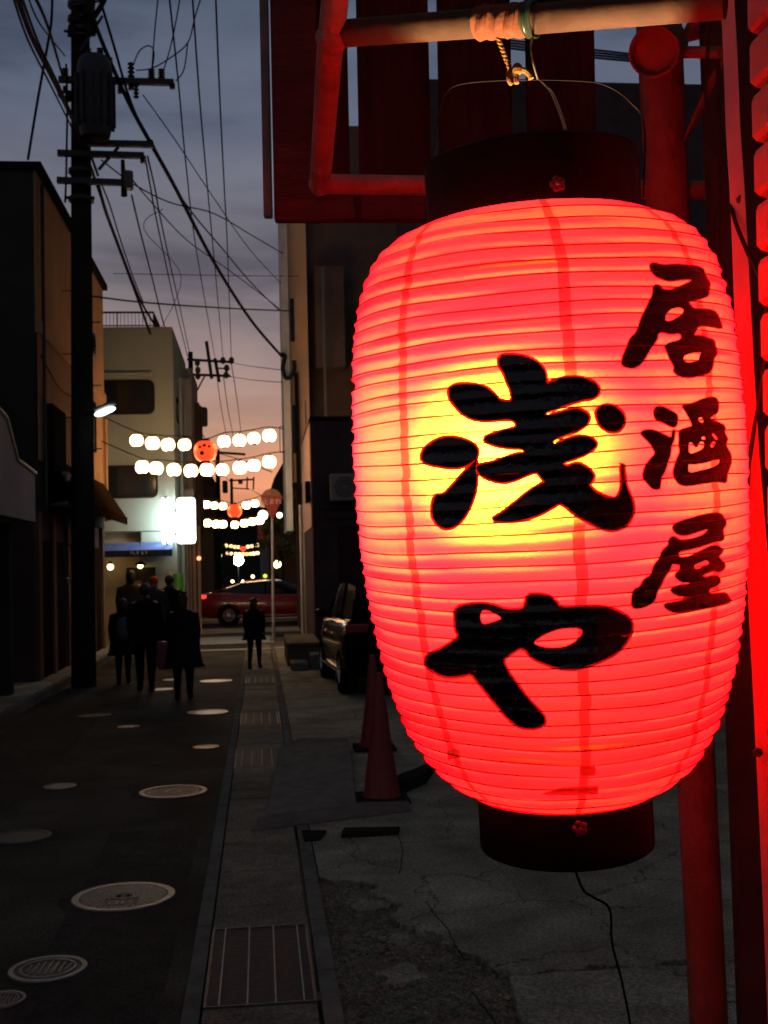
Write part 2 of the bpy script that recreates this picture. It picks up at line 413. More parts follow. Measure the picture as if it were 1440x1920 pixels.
# broken islands of old concrete in the patch
for pxy, rr_ in [((648, 1640), .10), ((692, 1690), .12), ((745, 1752), .10), ((760, 1822), .13), ((612, 1860), .07)]:
    c = G(*pxy); rr2 = random.Random(int(pxy[0]))
    pts = [(c.x+rr_*rr2.uniform(.45, 1.15)*math.cos(a*math.pi/6.5), c.y+1.2*rr_*rr2.uniform(.4, 1.1)*math.sin(a*math.pi/6.5), 0) for a in range(13)]
    slabpoly(pts, rr2.uniform(-.022, -.008), 'broken_piece')
st = MB()
for i in range(3200):
    x = random.uniform(.31, 1.0); y = random.uniform(4.25, 6.75); s_ = random.uniform(.0015, .005)*(2 if random.random() < .06 else 1)
    a = random.uniform(0, 6); v = Vector((math.cos(a), math.sin(a), random.uniform(-.3, .3))).normalized(); u = v.orthogonal().normalized()
    st.obox(Vector((x, y, -.0265+s_*.4+.008*noise.noise(Vector((x*7, y*5, 0))))), v*s_, u*s_*.8, v.cross(u)*s_*.6)
tag(st.build('loose_stones', M['concrete'], smooth=False), 'loose gravel and crumbled concrete filling the broken patch beside the gutter', 'gravel', kind='stuff')
# thin cracks: narrow open seams drawn as dark recessed fillets
for pts in ([(800, 1690), (815, 1715), (838, 1740), (850, 1765), (872, 1800)], [(745, 1560), (755, 1600), (748, 1640)], [(1360, 1850), (1400, 1880), (1440, 1915)], [(885, 1860), (920, 1905), (940, 1930)]):
    P_ = spline([G(x, y, .0) for x, y in pts], 6); q = MB()
    q.tube([p+Vector((random.uniform(-.004, .004), random.uniform(-.006, .006), -.001)) for p in P_], .0035, 5)
    tag(q.build('tar_crack', M['rubber'], parent=fore))
# road markings
def mark(x0, x1, y0, y1, name='painted_line'):
    return structure(MB().box(x0, x1, y0, y1, -.003, .006), name, M['paint'])
mark(-2.2, .95, 26.0, 26.35); mark(-2.4, .3, 28.3, 31.3); mark(-2.2, 1.6, 33.2, 35.6); mark(-2.6, 2.2, 42.2, 42.5)

structure(MB().prism([(-1.0, 2.0, .0006), (-.42, 2.0, .0006), (-.44, 8.2, .0006), (-1.03, 8.15, .0006)], (0, 0, .0018)), 'road_patch', M['patch'])
structure(MB().prism([(-2.9, 9.0, .0006), (-1.9, 9.1, .0006), (-1.95, 16.2, .0006), (-2.85, 16.1, .0006)], (0, 0, .0018)), 'road_patch', M['patch'])
# manhole covers ---------------------------------------------------
def cover(px, py, wpx, label, style, dark=False):
    c = G(px, py, 0); rad = wpx/2/F*c.y*.99
    o = thing('manhole_cover', label, 'manhole cover', (c.x, c.y, 0), group='manhole covers in the road')
    if rad > .12: structure(MB().lathe([(rad*1.0, .0005), (rad*1.0, .0025), (rad*1.22, .0025), (rad*1.26, .0005)], c, n=40, cap=False), 'road_patch', M['patch'])
    m1 = M['irondark'] if dark else M['iron']
    n = 48 if rad > .15 else 28
    MB().lathe([(rad*.85, -.02), (rad*.85, .004), (rad*.86, .009), (rad*.99, .009), (rad, .003), (rad, -.02)], c, n=n, cap=False).build('frame_ring', m1, parent=o)
    MB().lathe([(rad*.84, -.02), (rad*.84, .0045), (rad*.6, .005), (.001, .005)], c, n=n, cap=False).build('lid', M['irondark'] if style or dark else M['iron'], parent=o)
    if style == 1:      # studded lid with a round emblem and key slots
        q = MB(); s_ = rad*.085
        for i in range(-12, 13):
            for j in range(-12, 13):
                x = (i+.5*(j % 2))*s_; y = j*s_*.86; d = math.hypot(x, y)
                if d > rad*.83 or d < rad*.24 or (abs(x) < rad*.3 and -rad*.7 < y < -rad*.2): continue
                q.obox(c+Vector((x, y, .0065)), Vector((s_*.3, 0, 0)), Vector((0, s_*.3, 0)), Vector((0, 0, .0025)))
        tag(q.build('studs', M['iron'], parent=o, smooth=False), kind='stuff')
        MB().lathe([(rad*.19, .004), (rad*.19, .009), (rad*.22, .009), (rad*.22, .004)], c, n=24, cap=False).build('emblem_ring', M['iron'], parent=o)
        for sx in (-1, 1): MB().ell(c+Vector((sx*rad*.09, 0, .006)), rad*.05, rad*.07, .003, 8, 4).build('key_slot', M['rubber'], parent=o)
        qq = MB()
        for sx in range(4):
            xx = c.x-rad*.24+sx*rad*.125
            for (u0_, u1_, v0_, v1_) in ((0, .09, 0, .05), (0, .09, .11, .15), (0, .09, .2, .24), (.03 if sx % 2 else 0, .055 if sx % 2 else .03, 0, .24)): qq.box(xx+rad*u0_, xx+rad*u1_, c.y-rad*.58+rad*v0_, c.y-rad*.58+rad*v1_, .004, .0085)
        qq.build('raised_figures', M['iron'], parent=o, smooth=False)
    elif style == 2:    # lid with inner ring and slanted ribs
        MB().lathe([(rad*.66, .004), (rad*.66, .010), (rad*.72, .010), (rad*.72, .004)], c, n=40, cap=False).build('inner_ring', M['iron'], parent=o)
        for k in range(-3, 4):
            x = k*rad*.17; h = math.sqrt(max(0, (rad*.6)**2-x*x))
            MB().bar(c+Vector((x, -h*.8, .007)), c+Vector((x+rad*.05, h*.8, .007)), rad*.04, .006).build('raised_rib', M['iron'], parent=o, smooth=False)
    elif style == 3:
        MB().lathe([(rad*.70, .004), (rad*.70, .008), (rad*.72, .008), (rad*.72, .004)], c, n=30, cap=False).build('inner_ring', m1, parent=o)
        MB().lathe([(rad*.2, .004), (rad*.2, .008), (rad*.24, .008), (rad*.24, .004)], c, n=20, cap=False).build('emblem_ring', m1, parent=o)
    return o
cover(232, 1682, 187, 'large round studded manhole cover with pale rim, in the road left of the nearest grating', 1)
cover(325, 1485, 125, 'round manhole cover with broad pale rim, below the far small covers, centre of the road', 3)
cover(90, 1818, 140, 'round manhole cover with slanted ribs inside an inner ring at the lower left', 2)
cover(4, 1876, 84, 'ribbed manhole cover cut off by the left edge at the very bottom', 2)
cover(38, 1570, 112, 'dark dull manhole cover cut off by the left edge of the picture', 0, True)
cover(112, 1475, 60, 'small pale valve cover at the left side of the road', 0)
cover(386, 1401, 49, 'small pale valve cover close to the gutter, just above the big rimmed cover', 0)
cover(241, 1363, 41, 'small pale valve cover left of the road middle behind the three front covers', 0)
cover(389, 1336, 76, 'flat pale manhole cover in front of the woman with the bun', 0)
cover(177, 1342, 62, 'dark wide manhole cover faintly visible near the left kerb', 3, True)
cover(405, 1277, 60, 'thin bright manhole cover right of the woman with the bun', 0)
cover(303, 1293, 44, 'pale manhole cover at the feet of the man', 0)
cover(323, 1275, 34, 'farthest small manhole cover between the man and the woman with the bun', 0)

# ================================================================== hills and far things
hp = []
for i in range(60):
    x = -260+i*9
    base = 30+16*math.exp(-((x+10)/34)**2)+7*noise.noise(Vector((i*.21, 0, 0)))
    hp.append((x, base))
q = MB()
for i, (x, h) in enumerate(hp):
    hh = h*.60
    q.v += [Vector((x, 420, -1)), Vector((x, 470, hh)), Vector((x, 560, hh*.6))]
for i in range(len(hp)-1):
    for k in range(2): q.f.append([i*3+k, (i+1)*3+k, (i+1)*3+k+1, i*3+k+1]); q.m.append(0)
structure(q, 'hill', M['hill'])

# ================================================================== BUILDINGS, left side
def window(parent, x0, x1, y, z0, z1, rounded=.0, name='window', frame=.05, facing='y', gm=None, depth=.06, bars=0):
    """window on a wall facing -Y (facing='y') or +X (facing='x', x0,x1 are then Y values and y the X of the wall)."""
    def W(a, b, c):   # a along wall, b outwards, c up
        return Vector((a, y-b, c)) if facing == 'y' else (Vector((y+b, a, c)) if facing == 'x' else Vector((y-b, a, c)))
    def outline(ins):
        rr = max(0, rounded-ins); P_ = []
        X0, X1, Z0, Z1 = x0+ins, x1-ins, z0+ins, z1-ins
        if rr < .01: return [(X0, Z0), (X1, Z0), (X1, Z1), (X0, Z1)]
        for cx, cz, a0 in ((X1-rr, Z0+rr, -90), (X1-rr, Z1-rr, 0), (X0+rr, Z1-rr, 90), (X0+rr, Z0+rr, 180)):
            for k in range(5):
                a = R(a0+k*22.5); P_.append((cx+rr*math.cos(a), cz+rr*math.sin(a)))
        return P_
    o1 = outline(0); o2 = outline(frame); n = len(o1)
    b = MB(); vs = [W(a, .02, c) for a, c in o1]+[W(a, .02, c) for a, c in o2]+[W(a, -.01, c) for a, c in o1]+[W(a, -.01, c) for a, c in o2]
    fs = []
    for i in range(n):
        j = (i+1) % n
        fs += [(i, j, n+j, n+i), (2*n+i, i, n+i, 3*n+i), (i, 2*n+i, 2*n+j, j), (n+i, n+j, 3*n+j, 3*n+i)]
    b.add(vs, fs); f = b.build(name, M['black'], parent=parent, smooth=False)
    g = MB(); g.add([W(a, .004, c) for a, c in o2], [tuple(range(n))]); g.build('pane', gm or M['glass'], parent=f, smooth=False)
    for k in range(bars):
        a = x0+(x1-x0)*(k+1)/(bars+1)
        s_ = MB(); s_.add([W(a-.02, .006, z0+frame), W(a+.02, .006, z0+frame), W(a+.02, .022, z0+frame), W(a-.02, .022, z0+frame), W(a-.02, .006, z1-frame), W(a+.02, .006, z1-frame), W(a+.02, .022, z1-frame), W(a-.02, .022, z1-frame)],
              [(0, 1, 2, 3), (4, 7, 6, 5), (0, 4, 5, 1), (1, 5, 6, 2), (2, 6, 7, 3), (3, 7, 4, 0)])
        s_.build('mullion', M['black'], parent=f, smooth=False)
    return f

# --- near left building with pink fascia
nb = thing('shop_building', 'low dark shop with a pale pink fascia and metal trim at the far left', 'building', (-4.5, 14, 0))
MB().box(-9, -3.75, 9, 16.9, 0, 6.1).build('wall', M['wallAend'], parent=nb, smooth=False)
fas = MB().prism([(-3.74, 9, 2.50), (-3.74, 17, 2.50), (-3.74, 17, 3.16), (-3.74, 15.75, 3.24), (-3.74, 15.1, 3.72), (-3.74, 14.6, 3.78), (-3.74, 9, 3.78)], (.6, 0, 0)).build('fascia', M['wallN'], parent=nb, smooth=False)
MB().tube([(-3.13, 14.62, 3.80), (-3.13, 15.12, 3.74), (-3.13, 15.76, 3.27), (-3.13, 17, 3.19)], .025, 8).build('metal_trim', M['steel'], parent=nb)
MB().box(-3.74, -3.6, 12.0, 15.6, 3.8, 5.7).build('upper_wall_panel', M['wallN'], parent=nb, smooth=False)
window(nb, 12.3, 13.9, -3.598, 4.1, 5.6, facing='x', frame=.06)
for y in (12.4, 14.9): MB().box(-3.42, -3.3, y, y+.09, .1, 2.5).build('pilaster', M['wallD'], parent=nb, smooth=False)
MB().box(-3.74, -3.45, 16.72, 16.95, .1, 2.48).build('end_pier', M['wallAend'], parent=nb, smooth=False)
for y in (9.4, 10.9, 12.55, 13.75, 15.0, 15.9): MB().box(-3.72, -3.67, y, y+.8, .12, 2.45).build('shop_door', M['black'], parent=nb, smooth=False)
# --- building A, siding tinted by orange light
xa = -3.4; ya0, ya1 = 18.7, 26.7; hA = 8.25
ba = thing('siding_building', 'tall tan building with vertical siding, orange lit, left of the street behind the pole', 'building', (-5, 22, 0))
MB().box(-10, xa-.03, ya0, ya1, 2.75, hA-.12).build('wall', M['wallAend'], parent=ba, smooth=False)
MB().box(-10, xa+.10, ya0-.06, ya1+.08, hA-.118, hA).build('roof', M['black'], parent=ba, smooth=False)
q = MB(); ys = []
y = ya0
prof = []
while y < ya1:
    prof += [(xa, y), (xa, y+.07), (xa-.022, y+.085), (xa-.022, y+.105)]; y += .12
def corr(mb, prof, z0, z1):
    vs = [Vector((a, b, z0)) for a, b in prof]+[Vector((a, b, z1)) for a, b in prof]; n = len(prof)
    mb.add(vs, [(i, i+1, n+i+1, n+i) for i in range(n-1)])
corr(q, prof, 3.55, 5.55); q.build('lower_siding', M['wallA'], parent=ba, smooth=False)
MB().box(xa-.028, xa, ya0, ya1, 5.75, hA-.12).build('upper_wall', M['wallA'], parent=ba, smooth=False)
MB().box(xa-.028, xa+.05, ya0, ya1, 5.55, 5.75).build('band_course', M['wallA'], parent=ba, smooth=False)
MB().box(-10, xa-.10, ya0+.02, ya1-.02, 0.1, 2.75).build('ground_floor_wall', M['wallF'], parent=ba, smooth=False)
window(ba, 24.2, 25.2, xa+.003, 4.3, 5.35, facing='x', frame=.05)
for y in (18.8, 20.1, 21.6, 23.3, 24.8, 26.3): MB().box(xa-.1, xa-.02, y, y+.28, .1, 2.75).build('pillar', M['wallH'], parent=ba, smooth=False)
for y in (19.15, 20.45, 22.0, 23.7, 25.2): MB().box(xa-.098, xa-.06, y, y+.95, .1, 2.3).build('shutter_door', M['awning'], parent=ba, smooth=False)
MB().tube([(xa+.06, 18.95, 2.8), (xa+.06, 18.95, 8.0)], .03, 8).build('drain_pipe', M['darkmetal'], parent=ba)
MB().tube([(xa+.06, 26.45, 2.9), (xa+.06, 26.45, 5.2)], .035, 8).build('drain_pipe', M['wallA'], parent=ba)
# dark boxes (signs / meters) on the near corner
MB().box(xa+.005, xa+.16, 19.2, 20.4, 3.4, 4.5).build('wall_box', M['black'], parent=ba, smooth=False, bevel=.02)
# awning with scalloped valance
aw = thing('awning', 'brown cloth awning with scalloped edge on the tan building', 'awning', (xa, 24, 2.8))
A0, A1 = 19.6, 26.5
q = MB()
q.add([(xa, A0, 3.72), (xa, A1, 3.72), (xa+.48, A1, 2.98), (xa+.48, A0, 2.98)], [(0, 3, 2, 1)])
q.add([(xa, A0, 3.70), (xa, A1, 3.70), (xa+.47, A1, 2.96), (xa+.47, A0, 2.96)], [(0, 1, 2, 3)])
q.add([(xa, A1, 3.72), (xa+.48, A1, 2.98), (xa, A1, 2.9)], [(0, 1, 2)]); q.add([(xa, A0, 3.72), (xa+.48, A0, 2.98), (xa, A0, 2.9)], [(0, 2, 1)])
q.build('cloth', M['awning'], parent=aw, smooth=False)
q = MB(); y = A0
while y < A1-.01:
    q.prism([(xa+.475, y, 2.98), (xa+.475, y+.19, 2.98), (xa+.48, y+.19, 2.86), (xa+.48, y+.145, 2.81), (xa+.48, y+.045, 2.81), (xa+.48, y, 2.86)], (.012, 0, 0)); y += .2
q.build('valance', M['awning'], parent=aw, smooth=False)

# --- white building
WY = 28.0; wx = PY(326, 800, WY).x
hw_ = PY(310, 618, WY).z
bw = thing('white_building', 'white three storey building with rounded dark windows at the bend of the street', 'building', (-4, 30, 0))
MB().box(-8, wx, WY, 33.0, 2.72, hw_).build('wall', M['wallW'], parent=bw, smooth=False)
MB().box(-8.05, wx-.0, WY-.03, 33.03, hw_+.002, hw_+.06).build('coping', M['wallD'], parent=bw, smooth=False)
MB().box(-8, wx-.05, WY+.35, 33.0, .1, 2.718).build('shopfront_wall', M['shop'], parent=bw, smooth=False)
def pzw(py): return PY(260, py, WY).z
def pxw(px, py=800): return PY(px, py, WY).x
window(bw, -6.4, pxw(291), WY, pzw(777), pzw(712), rounded=.16, bars=2)
window(bw, -6.4, pxw(296, 900), WY, pzw(934), pzw(872), rounded=.14, bars=2)
MB().box(-6.3, pxw(285), WY-.07, WY, pzw(704), pzw(699)).build('lintel', M['wallW'], parent=bw, smooth=False)
window(bw, 28.9, 29.9, wx+.003, pzw(780), pzw(735), facing='x', frame=.05)
# step in the side wall, round end gable
MB().tube([(wx+.06, 29.6, .1), (wx+.06, 29.6, 6.6)], .05, 8).build('drain_pipe', M['wallW'], parent=bw)
MB().tube([(wx+.06, 31.2, .1), (wx+.06, 31.2, 6.3)], .04, 8).build('drain_pipe', M['wallD'], parent=bw)
# cast stairs shaft box on side
MB().box(wx+.003, wx+.22, 31.6, 33, 2.7, 6.9).build('side_bay', M['wallD'], parent=bw, smooth=False)
MB().box(wx-.8, wx+.02, WY+.02, 33, .1, 2.7).build('corner_pier', M['wallW'], parent=bw, smooth=False)
rl = thing('roof_railing', 'thin metal railing along the white building roof edge', 'railing', (-3.5, WY+.1, hw_+.06))
xr = pxw(287, 583); zt = PY(250, 584, WY).z
MB().tube([(-6.5, WY+.1, zt), (xr, WY+.1, zt), (xr+.02, 31, zt)], .025, 6).build('top_rail', M['darkmetal'], parent=rl)
MB().tube([(-6.5, WY+.1, hw_+.12), (xr, WY+.1, hw_+.12), (xr, 31, hw_+.12)], .015, 6).build('bottom_rail', M['darkmetal'], parent=rl)
k = 0
x = xr
while x > -5.0:
    MB().tube([(x, WY+.1, hw_+.05), (x, WY+.1, zt)], .016 if k % 10 == 0 else .007, 5).build('baluster', M['darkmetal'], parent=rl); x -= .085; k += 1
for i in range(30):
    MB().tube([(xr, WY+.1+i*.1, hw_+.05), (xr, WY+.1+i*.1, zt)], .008, 5).build('baluster', M['darkmetal'], parent=rl)
# blue awning
ba_ = thing('awning', 'blue shop awning with white lettering under the white building wall', 'awning', (pxw(265), WY-.3, pzw(1035)))
x0_, x1_ = -6.0, pxw(326, 1020); za, zb_ = pzw(1017), pzw(1034)
MB().add([(x0_, WY, za), (x1_, WY, za), (x1_, WY-.5, zb_+.02), (x0_, WY-.5, zb_+.02), (x0_, WY, za-.05), (x1_, WY, za-.05)], [(0, 3, 2, 1), (4, 5, 2, 3), (1, 2, 5), (0, 4, 3)]).build('cloth', M['blue'], parent=ba_, smooth=False)
MB().box(x0_, x1_, WY-.515, WY-.5, zb_-.13, zb_+.02).build('valance', mat('navy_cloth', (.02, .025, .06), .9), parent=ba_, smooth=False)
for i, px_ in enumerate((248, 254, 260, 270, 276)):
    xx = pxw(px_, 1030)
    q = MB()
    if i % 2: q.box(xx, xx+.012, WY-.52, WY-.516, zb_-.07, zb_-.01); q.box(xx, xx+.045, WY-.52, WY-.516, zb_-.075, zb_-.06)
    else: q.box(xx, xx+.05, WY-.52, WY-.516, zb_-.02, zb_-.01); q.box(xx+.02, xx+.032, WY-.52, WY-.516, zb_-.07, zb_-.012)
    q.build('letter', M['signwhite'], parent=ba_, smooth=False)
# dark hanging board + menu table silhouettes in the shop front
hb = MB().box(pxw(238, 1070), pxw(292, 1070), WY-.1, WY-.04, pzw(1088), pzw(1064)).build('hanging_board', M['black'], loc=(pxw(265), WY-.07, pzw(1088)), smooth=False)
tag(hb, 'dark board on the shopfront wall under the pendant lamp', 'board')
# pendant lamp and wall lamp
def lampball(name, label, p, r_, em, cat='lamp', cap=True, shade=None):
    o = thing(name, label, cat, p)
    MB().ell(p, r_, r_, r_, 12, 8).build('bulb', em, parent=o)
    if shade:
        MB().lathe([(r_*.5, r_*1.7), (r_*1.1, r_*1.5), (r_*2.2, r_*.4), (r_*2.3, r_*.3), (r_*2.1, r_*.35), (r_*1.0, r_*1.35)], p, n=16, cap=False).build('shade', shade, parent=o)
    if cap: MB().lathe([(r_*.5, r_*.8), (r_*.5, r_*1.6), (r_*.2, r_*1.9)], p, n=10).build('socket', M['black'], parent=o)
    return o
p = PY(263, 1061, WY-.25)
o = lampball('pendant_lamp', 'warm pendant lamp with wide shade over the shop entrance', p, .06, E_warm, shade=M['black'])
MB().tube([p+Vector((0, 0, .1)), Vector((p.x, p.y, 2.7))], .008, 5).build('cord', M['wire'], parent=o)
lampball('wall_lamp', 'small warm wall lamp at the left end of the white building shopfront', PY(207, 1063, WY-.2), .07, E_warm)
# lit signs
def lit_sign(name, label, px0, px1, py0, py1, Yf, dep, em, rnd=.1):
    a = PY(px0, py1, Yf); b = PY(px1, py0, Yf); o = thing(name, label, 'sign', ((a.x+b.x)/2, Yf, a.z))
    x0, x1, z0, z1 = a.x, b.x, a.z, b.z
    def rr(ins, rad):
        P_ = []
        for cx, cz, a0 in ((x1-rad-ins, z0+rad+ins, -90), (x1-rad-ins, z1-rad-ins, 0), (x0+rad+ins, z1-rad-ins, 90), (x0+rad+ins, z0+rad+ins, 180)):
            for k in range(5): t = R(a0+k*22.5); P_.append((cx+rad*math.cos(t), cz+rad*math.sin(t)))
        return P_
    MB().prism([(x, Yf, z) for x, z in rr(.0, rnd)], (0, dep, 0)).build('lightbox', em, parent=o, smooth=False)
    q = MB(); q.tube([(x, Yf+dep/2, z) for x, z in rr(-.006, rnd)], .012, 6, closed=True); q.build('rim', M['steel'], parent=o)
    return o, x0, x1, z0, z1
o, x0, x1, z0, z1 = lit_sign('lit_sign', 'tall blown out white lightbox sign projecting over the street', 333, 365, 933, 1019, 27.6, .16, E_white, .07)
for z in (z0+(z1-z0)*.2, z0+(z1-z0)*.72): MB().box(wx-.0, x0+.01, 27.66, 27.72, z-.02, z+.04).build('bracket', M['darkmetal'], parent=o, smooth=False)
o2 = thing('lit_sign', 'narrow lightbox sign seen edge on, mounted on the white wall', 'sign', (pxw(311, 1020), WY-.3, pzw(1020)))
for a_, b_ in ((303.5, 309.5), (313, 321)):
    xa_, xb_ = PY(a_, 975, 27.55).x, PY(b_, 975, 27.55).x; zc = PY(310, 976, 27.55).z; hh = .53
    q = MB(); n = 20
    q.prism([((xa_+xb_)/2+(xb_-xa_)/2*math.copysign(abs(math.cos(t*math.tau/n))**.6, math.cos(t*math.tau/n)), 27.5, zc+hh*math.copysign(abs(math.sin(t*math.tau/n))**.45, math.sin(t*math.tau/n))) for t in range(n)], (0, .44, 0))
    q.build('acrylic_face', E_edge, parent=o2)
MB().box(PY(309.8, 975, 27.55).x, PY(312.6, 975, 27.55).x, 27.48, 27.99, zc-.56, zc+.56).build('frame', M['darkmetal'], parent=o2, smooth=False)

# --- grey building D with pillars
dx = PY(365, 900, 34).x
bd = thing('grey_building', 'narrow grey building with tan pillars beyond the lit sign', 'building', (-3, 34.5, 0))
MB().box(-8, dx, 33.4, 36.5, 2.6, PY(355, 690, 33.4).z).build('wall', M['wallD'], parent=bd, smooth=False)
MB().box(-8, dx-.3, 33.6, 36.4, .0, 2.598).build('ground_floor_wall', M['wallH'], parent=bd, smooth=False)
for px_ in (346, 354, 362, 371):
    xx = PY(px_, 1100, 33.2).x; MB().box(xx, xx+.09, 33.2, 33.32, .0, 3.0).build('pillar', M['pillar'], parent=bd, smooth=False, bevel=.01)
MB().box(dx-.02, dx+.16, 34, 36, 2.9, 6.6).build('balcony_stack', M['wallH'], parent=bd, smooth=False)
p = PY(366, 1183, 33.1); lampball('ground_lamp', 'small warm light low at the foot of the tan pillars', p, .045, E_warm, cap=False)
lampball('wall_lamp', 'dim orange lamp high on the tan pillars', PY(373, 1047, 33.0), .06, emis('dim_orange', (1, .4, .15), 2.2), cap=False)
# green cloth banner, leaning
p = PY(332, 1085, 26.5)
o = thing('banner', 'green cloth banner beside the crowd near the tan pillars', 'banner', (p.x, p.y, .02))
q = MB(); nn = 8
for i in range(nn+1):
    for j in range(2): q.v.append(Vector((p.x-.14+.28*i/nn, p.y+.03*math.sin(i*1.3), .95+j*.75)))
for i in range(nn): q.f.append([2*i, 2*i+2, 2*i+3, 2*i+1]); q.m.append(0)
q.build('cloth', mat('green_cloth', (.10, .42, .08), .8, emit=(.1, .42, .08), es=.0), parent=o)
MB().tube([(p.x-.15, p.y, .02), (p.x-.15, p.y, 1.78)], .012, 6).build('pole', M['greypole'], parent=o)

# --- far left dark building behind the crossing, lit window
bf = thing('far_building', 'dark building beyond the crossing with one lit window', 'building', (-4, 47, 0))
xf = PY(400, 1000, 46).x
MB().box(-12, xf, 46, 52, 0, PY(380, 893, 46).z).build('wall', M['hill2'], parent=bf, smooth=False)
window(bf, PY(376, 912, 46).x, PY(392, 912, 46).x, 46, PY(380, 926, 46).z, PY(380, 903, 46).z, gm=E_win, frame=.03)
MB().box(xf-.55, xf+.15, 45.7, 46, PY(400, 990, 46).z, PY(400, 905, 46).z).build('stair_box', M['black'], parent=bf, smooth=False)
# --- far right: houses and a tree
br = thing('far_house', 'dark house with sloping roof beyond the crossing, right side', 'building', (2.5, 55, 0))
xr0 = PY(505, 1000, 50).x
MB().box(xr0, 9, 50, 58, 0, 4.3).build('wall', M['wallH'], parent=br, smooth=False)
MB().prism([(xr0-.2, 49.7, 4.3), (9.2, 49.7, 4.3), (9.2, 49.7, 8.4), (xr0+1.2, 49.7, 7.2), (xr0+.25, 49.7, 5.6)], (0, 8.6, 0)).build('roof', M['hill2'], parent=br, smooth=False)
window(br, xr0+.1, xr0+.6, 50, 1.0, 2.3, frame=.04)
MB().box(xr0-.5, xr0, 49.8, 50.4, 3.0, 3.9).build('shop_sign', mat('rust_sign', (.35, .07, .05), .6), parent=br, smooth=False)
b3 = thing('far_house', 'low dark house far down the street behind the red car', 'building', (-2.4, 75, 0))
MB().box(-12, PY(405, 1000, 70).x, 70, 76, 0, 4.2).build('wall', M['hill2'], parent=b3, smooth=False)
MB().prism([(-12, 69.8, 4.2), (PY(410, 1000, 70).x, 69.8, 4.2), (-3.2, 69.8, 5.3), (-12, 69.8, 5.3)], (0, 6, 0)).build('roof', M['wallH'], parent=b3, smooth=False)
b4 = thing('far_house', 'pale lit house far down the street on the right', 'building', (2.2, 95, 0))
MB().box(PY(487, 1000, 88).x, 12, 88, 96, 0, 4.6).build('wall', M['wallD'], parent=b4, smooth=False)
MB().prism([(PY(483, 1000, 88).x, 87.8, 4.6), (12, 87.8, 4.6), (12, 87.8, 6.4), (1.4, 87.8, 6.2)], (0, 8, 0)).build('roof', M['hill2'], parent=b4, smooth=False)
b5 = thing('far_hall', 'dark hall with a wide low roof closing the end of the street', 'building', (-2, 150, 0))
MB().box(-16, 10, 150, 165, 0, 7).build('wall', M['hill2'], parent=b5, smooth=False)
MB().prism([(-17, 149.5, 7), (11, 149.5, 7), (4, 149.5, 9.6), (-10, 149.5, 9.6)], (0, 16, 0)).build('roof', M['hill'], parent=b5, smooth=False)
# tree beside the far right house
def tree(label, base, h, rc, seed, nleaf=900, cat='tree'):
    rr = random.Random(seed); base = Vector(base)
    o = thing('tree', label, cat, base)
    q = MB(); top = base+Vector((0, 0, h*.7))
    q.tube(spline([base, base+Vector((.1, 0, h*.3)), top], 4), [.16, .15, .14, .13, .12, .11, .1, .08, .06], 7)
    for i in range(7):
        a = rr.uniform(0, 6.28); st = base+Vector((0, 0, h*rr.uniform(.3, .6)))
        q.tube([st, st+Vector((math.cos(a)*rc*.5, math.sin(a)*rc*.5, h*.2)), st+Vector((math.cos(a)*rc*.8, math.sin(a)*rc*.8, h*.3))], [.06, .04, .015], 5)
    q.build('trunk', M['hill2'], parent=o)
    q = MB(); cl = [base+Vector((rr.gauss(0, rc*.42), rr.gauss(0, rc*.42), h*rr.uniform(.5, .95))) for _ in range(16)]
    for i in range(nleaf):
        c = rr.choice(cl); d = Vector((rr.gauss(0, 1), rr.gauss(0, 1), rr.gauss(0, .8)))*rc*.17; p = c+d
        a = Vector((rr.gauss(0, 1), rr.gauss(0, 1), rr.gauss(0, 1))).normalized(); b = a.orthogonal().normalized(); s_ = rr.uniform(.05, .13)
        q.add([p-a*s_, p+b*s_*.5, p+a*s_, p-b*s_*.5], [(0, 1, 2, 3)])
    q.build('crown', M['foliage'], parent=o, smooth=False)
    return o
tree('dark tree standing beyond the crossing behind the stop sign', (PY(520, 1000, 46).x, 46, 0), 4.6, .75, 4, 900)
tree('small dark tree far down the street on the left', (PY(398, 1000, 62).x, 62, 0), 3.6, 1.1, 8, 900)

# ================================================================== BUILDINGS, right side
TY = 30.0
bt = thing('corner_building', 'pale narrow corner building with overhanging upper floors, orange lit, right of the street', 'building', (1, 32, 0))
zo = PY(535, 996, TY).z; xt0 = PY(531, 700, TY).x; xt1 = PY(543, 700, TY).x
MB().box(xt0, xt1, TY-.25, TY+2.8, zo, 12.6).build('sign_fin', M['tower'], parent=bt, smooth=False)
MB().box(xt1+.002, 1.35, TY, 36, PY(550, 905, TY).z, 12.6).build('upper_wall', mat('orange_lit_wall', (.72, .46, .27), .85, var=.14, scale=.9), parent=bt, smooth=False)  # wall coloured orange to stand for the lamplight on it
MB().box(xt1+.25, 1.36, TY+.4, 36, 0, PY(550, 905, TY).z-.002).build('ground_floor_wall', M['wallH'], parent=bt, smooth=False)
MB().box(PY(556, 900, TY).x, PY(563, 900, TY).x, TY-.12, TY-.002, PY(560, 985, TY).z, PY(560, 700, TY).z).build('drain_box', M['black'], parent=bt, smooth=False)
for py0, py1 in ((760, 850), (560, 640)):
    window(bt, PY(549, 800, TY).x, PY(556, 800, TY).x, TY, PY(550, py1, TY).z, PY(550, py0, TY).z, frame=.02)
q = MB()
a = PY(527, 0, TY).x
for z in (PY(530, 800, TY).z, PY(530, 848, TY).z): q.tube([(xt0, TY, z), (xt0-.12, TY, z)], .012, 5)
q.tube([(xt0-.12, TY, PY(530, 800, TY).z), (xt0-.12, TY, PY(530, 848, TY).z)], .012, 5)
q.build('sign_bracket', M['darkmetal'], parent=bt)
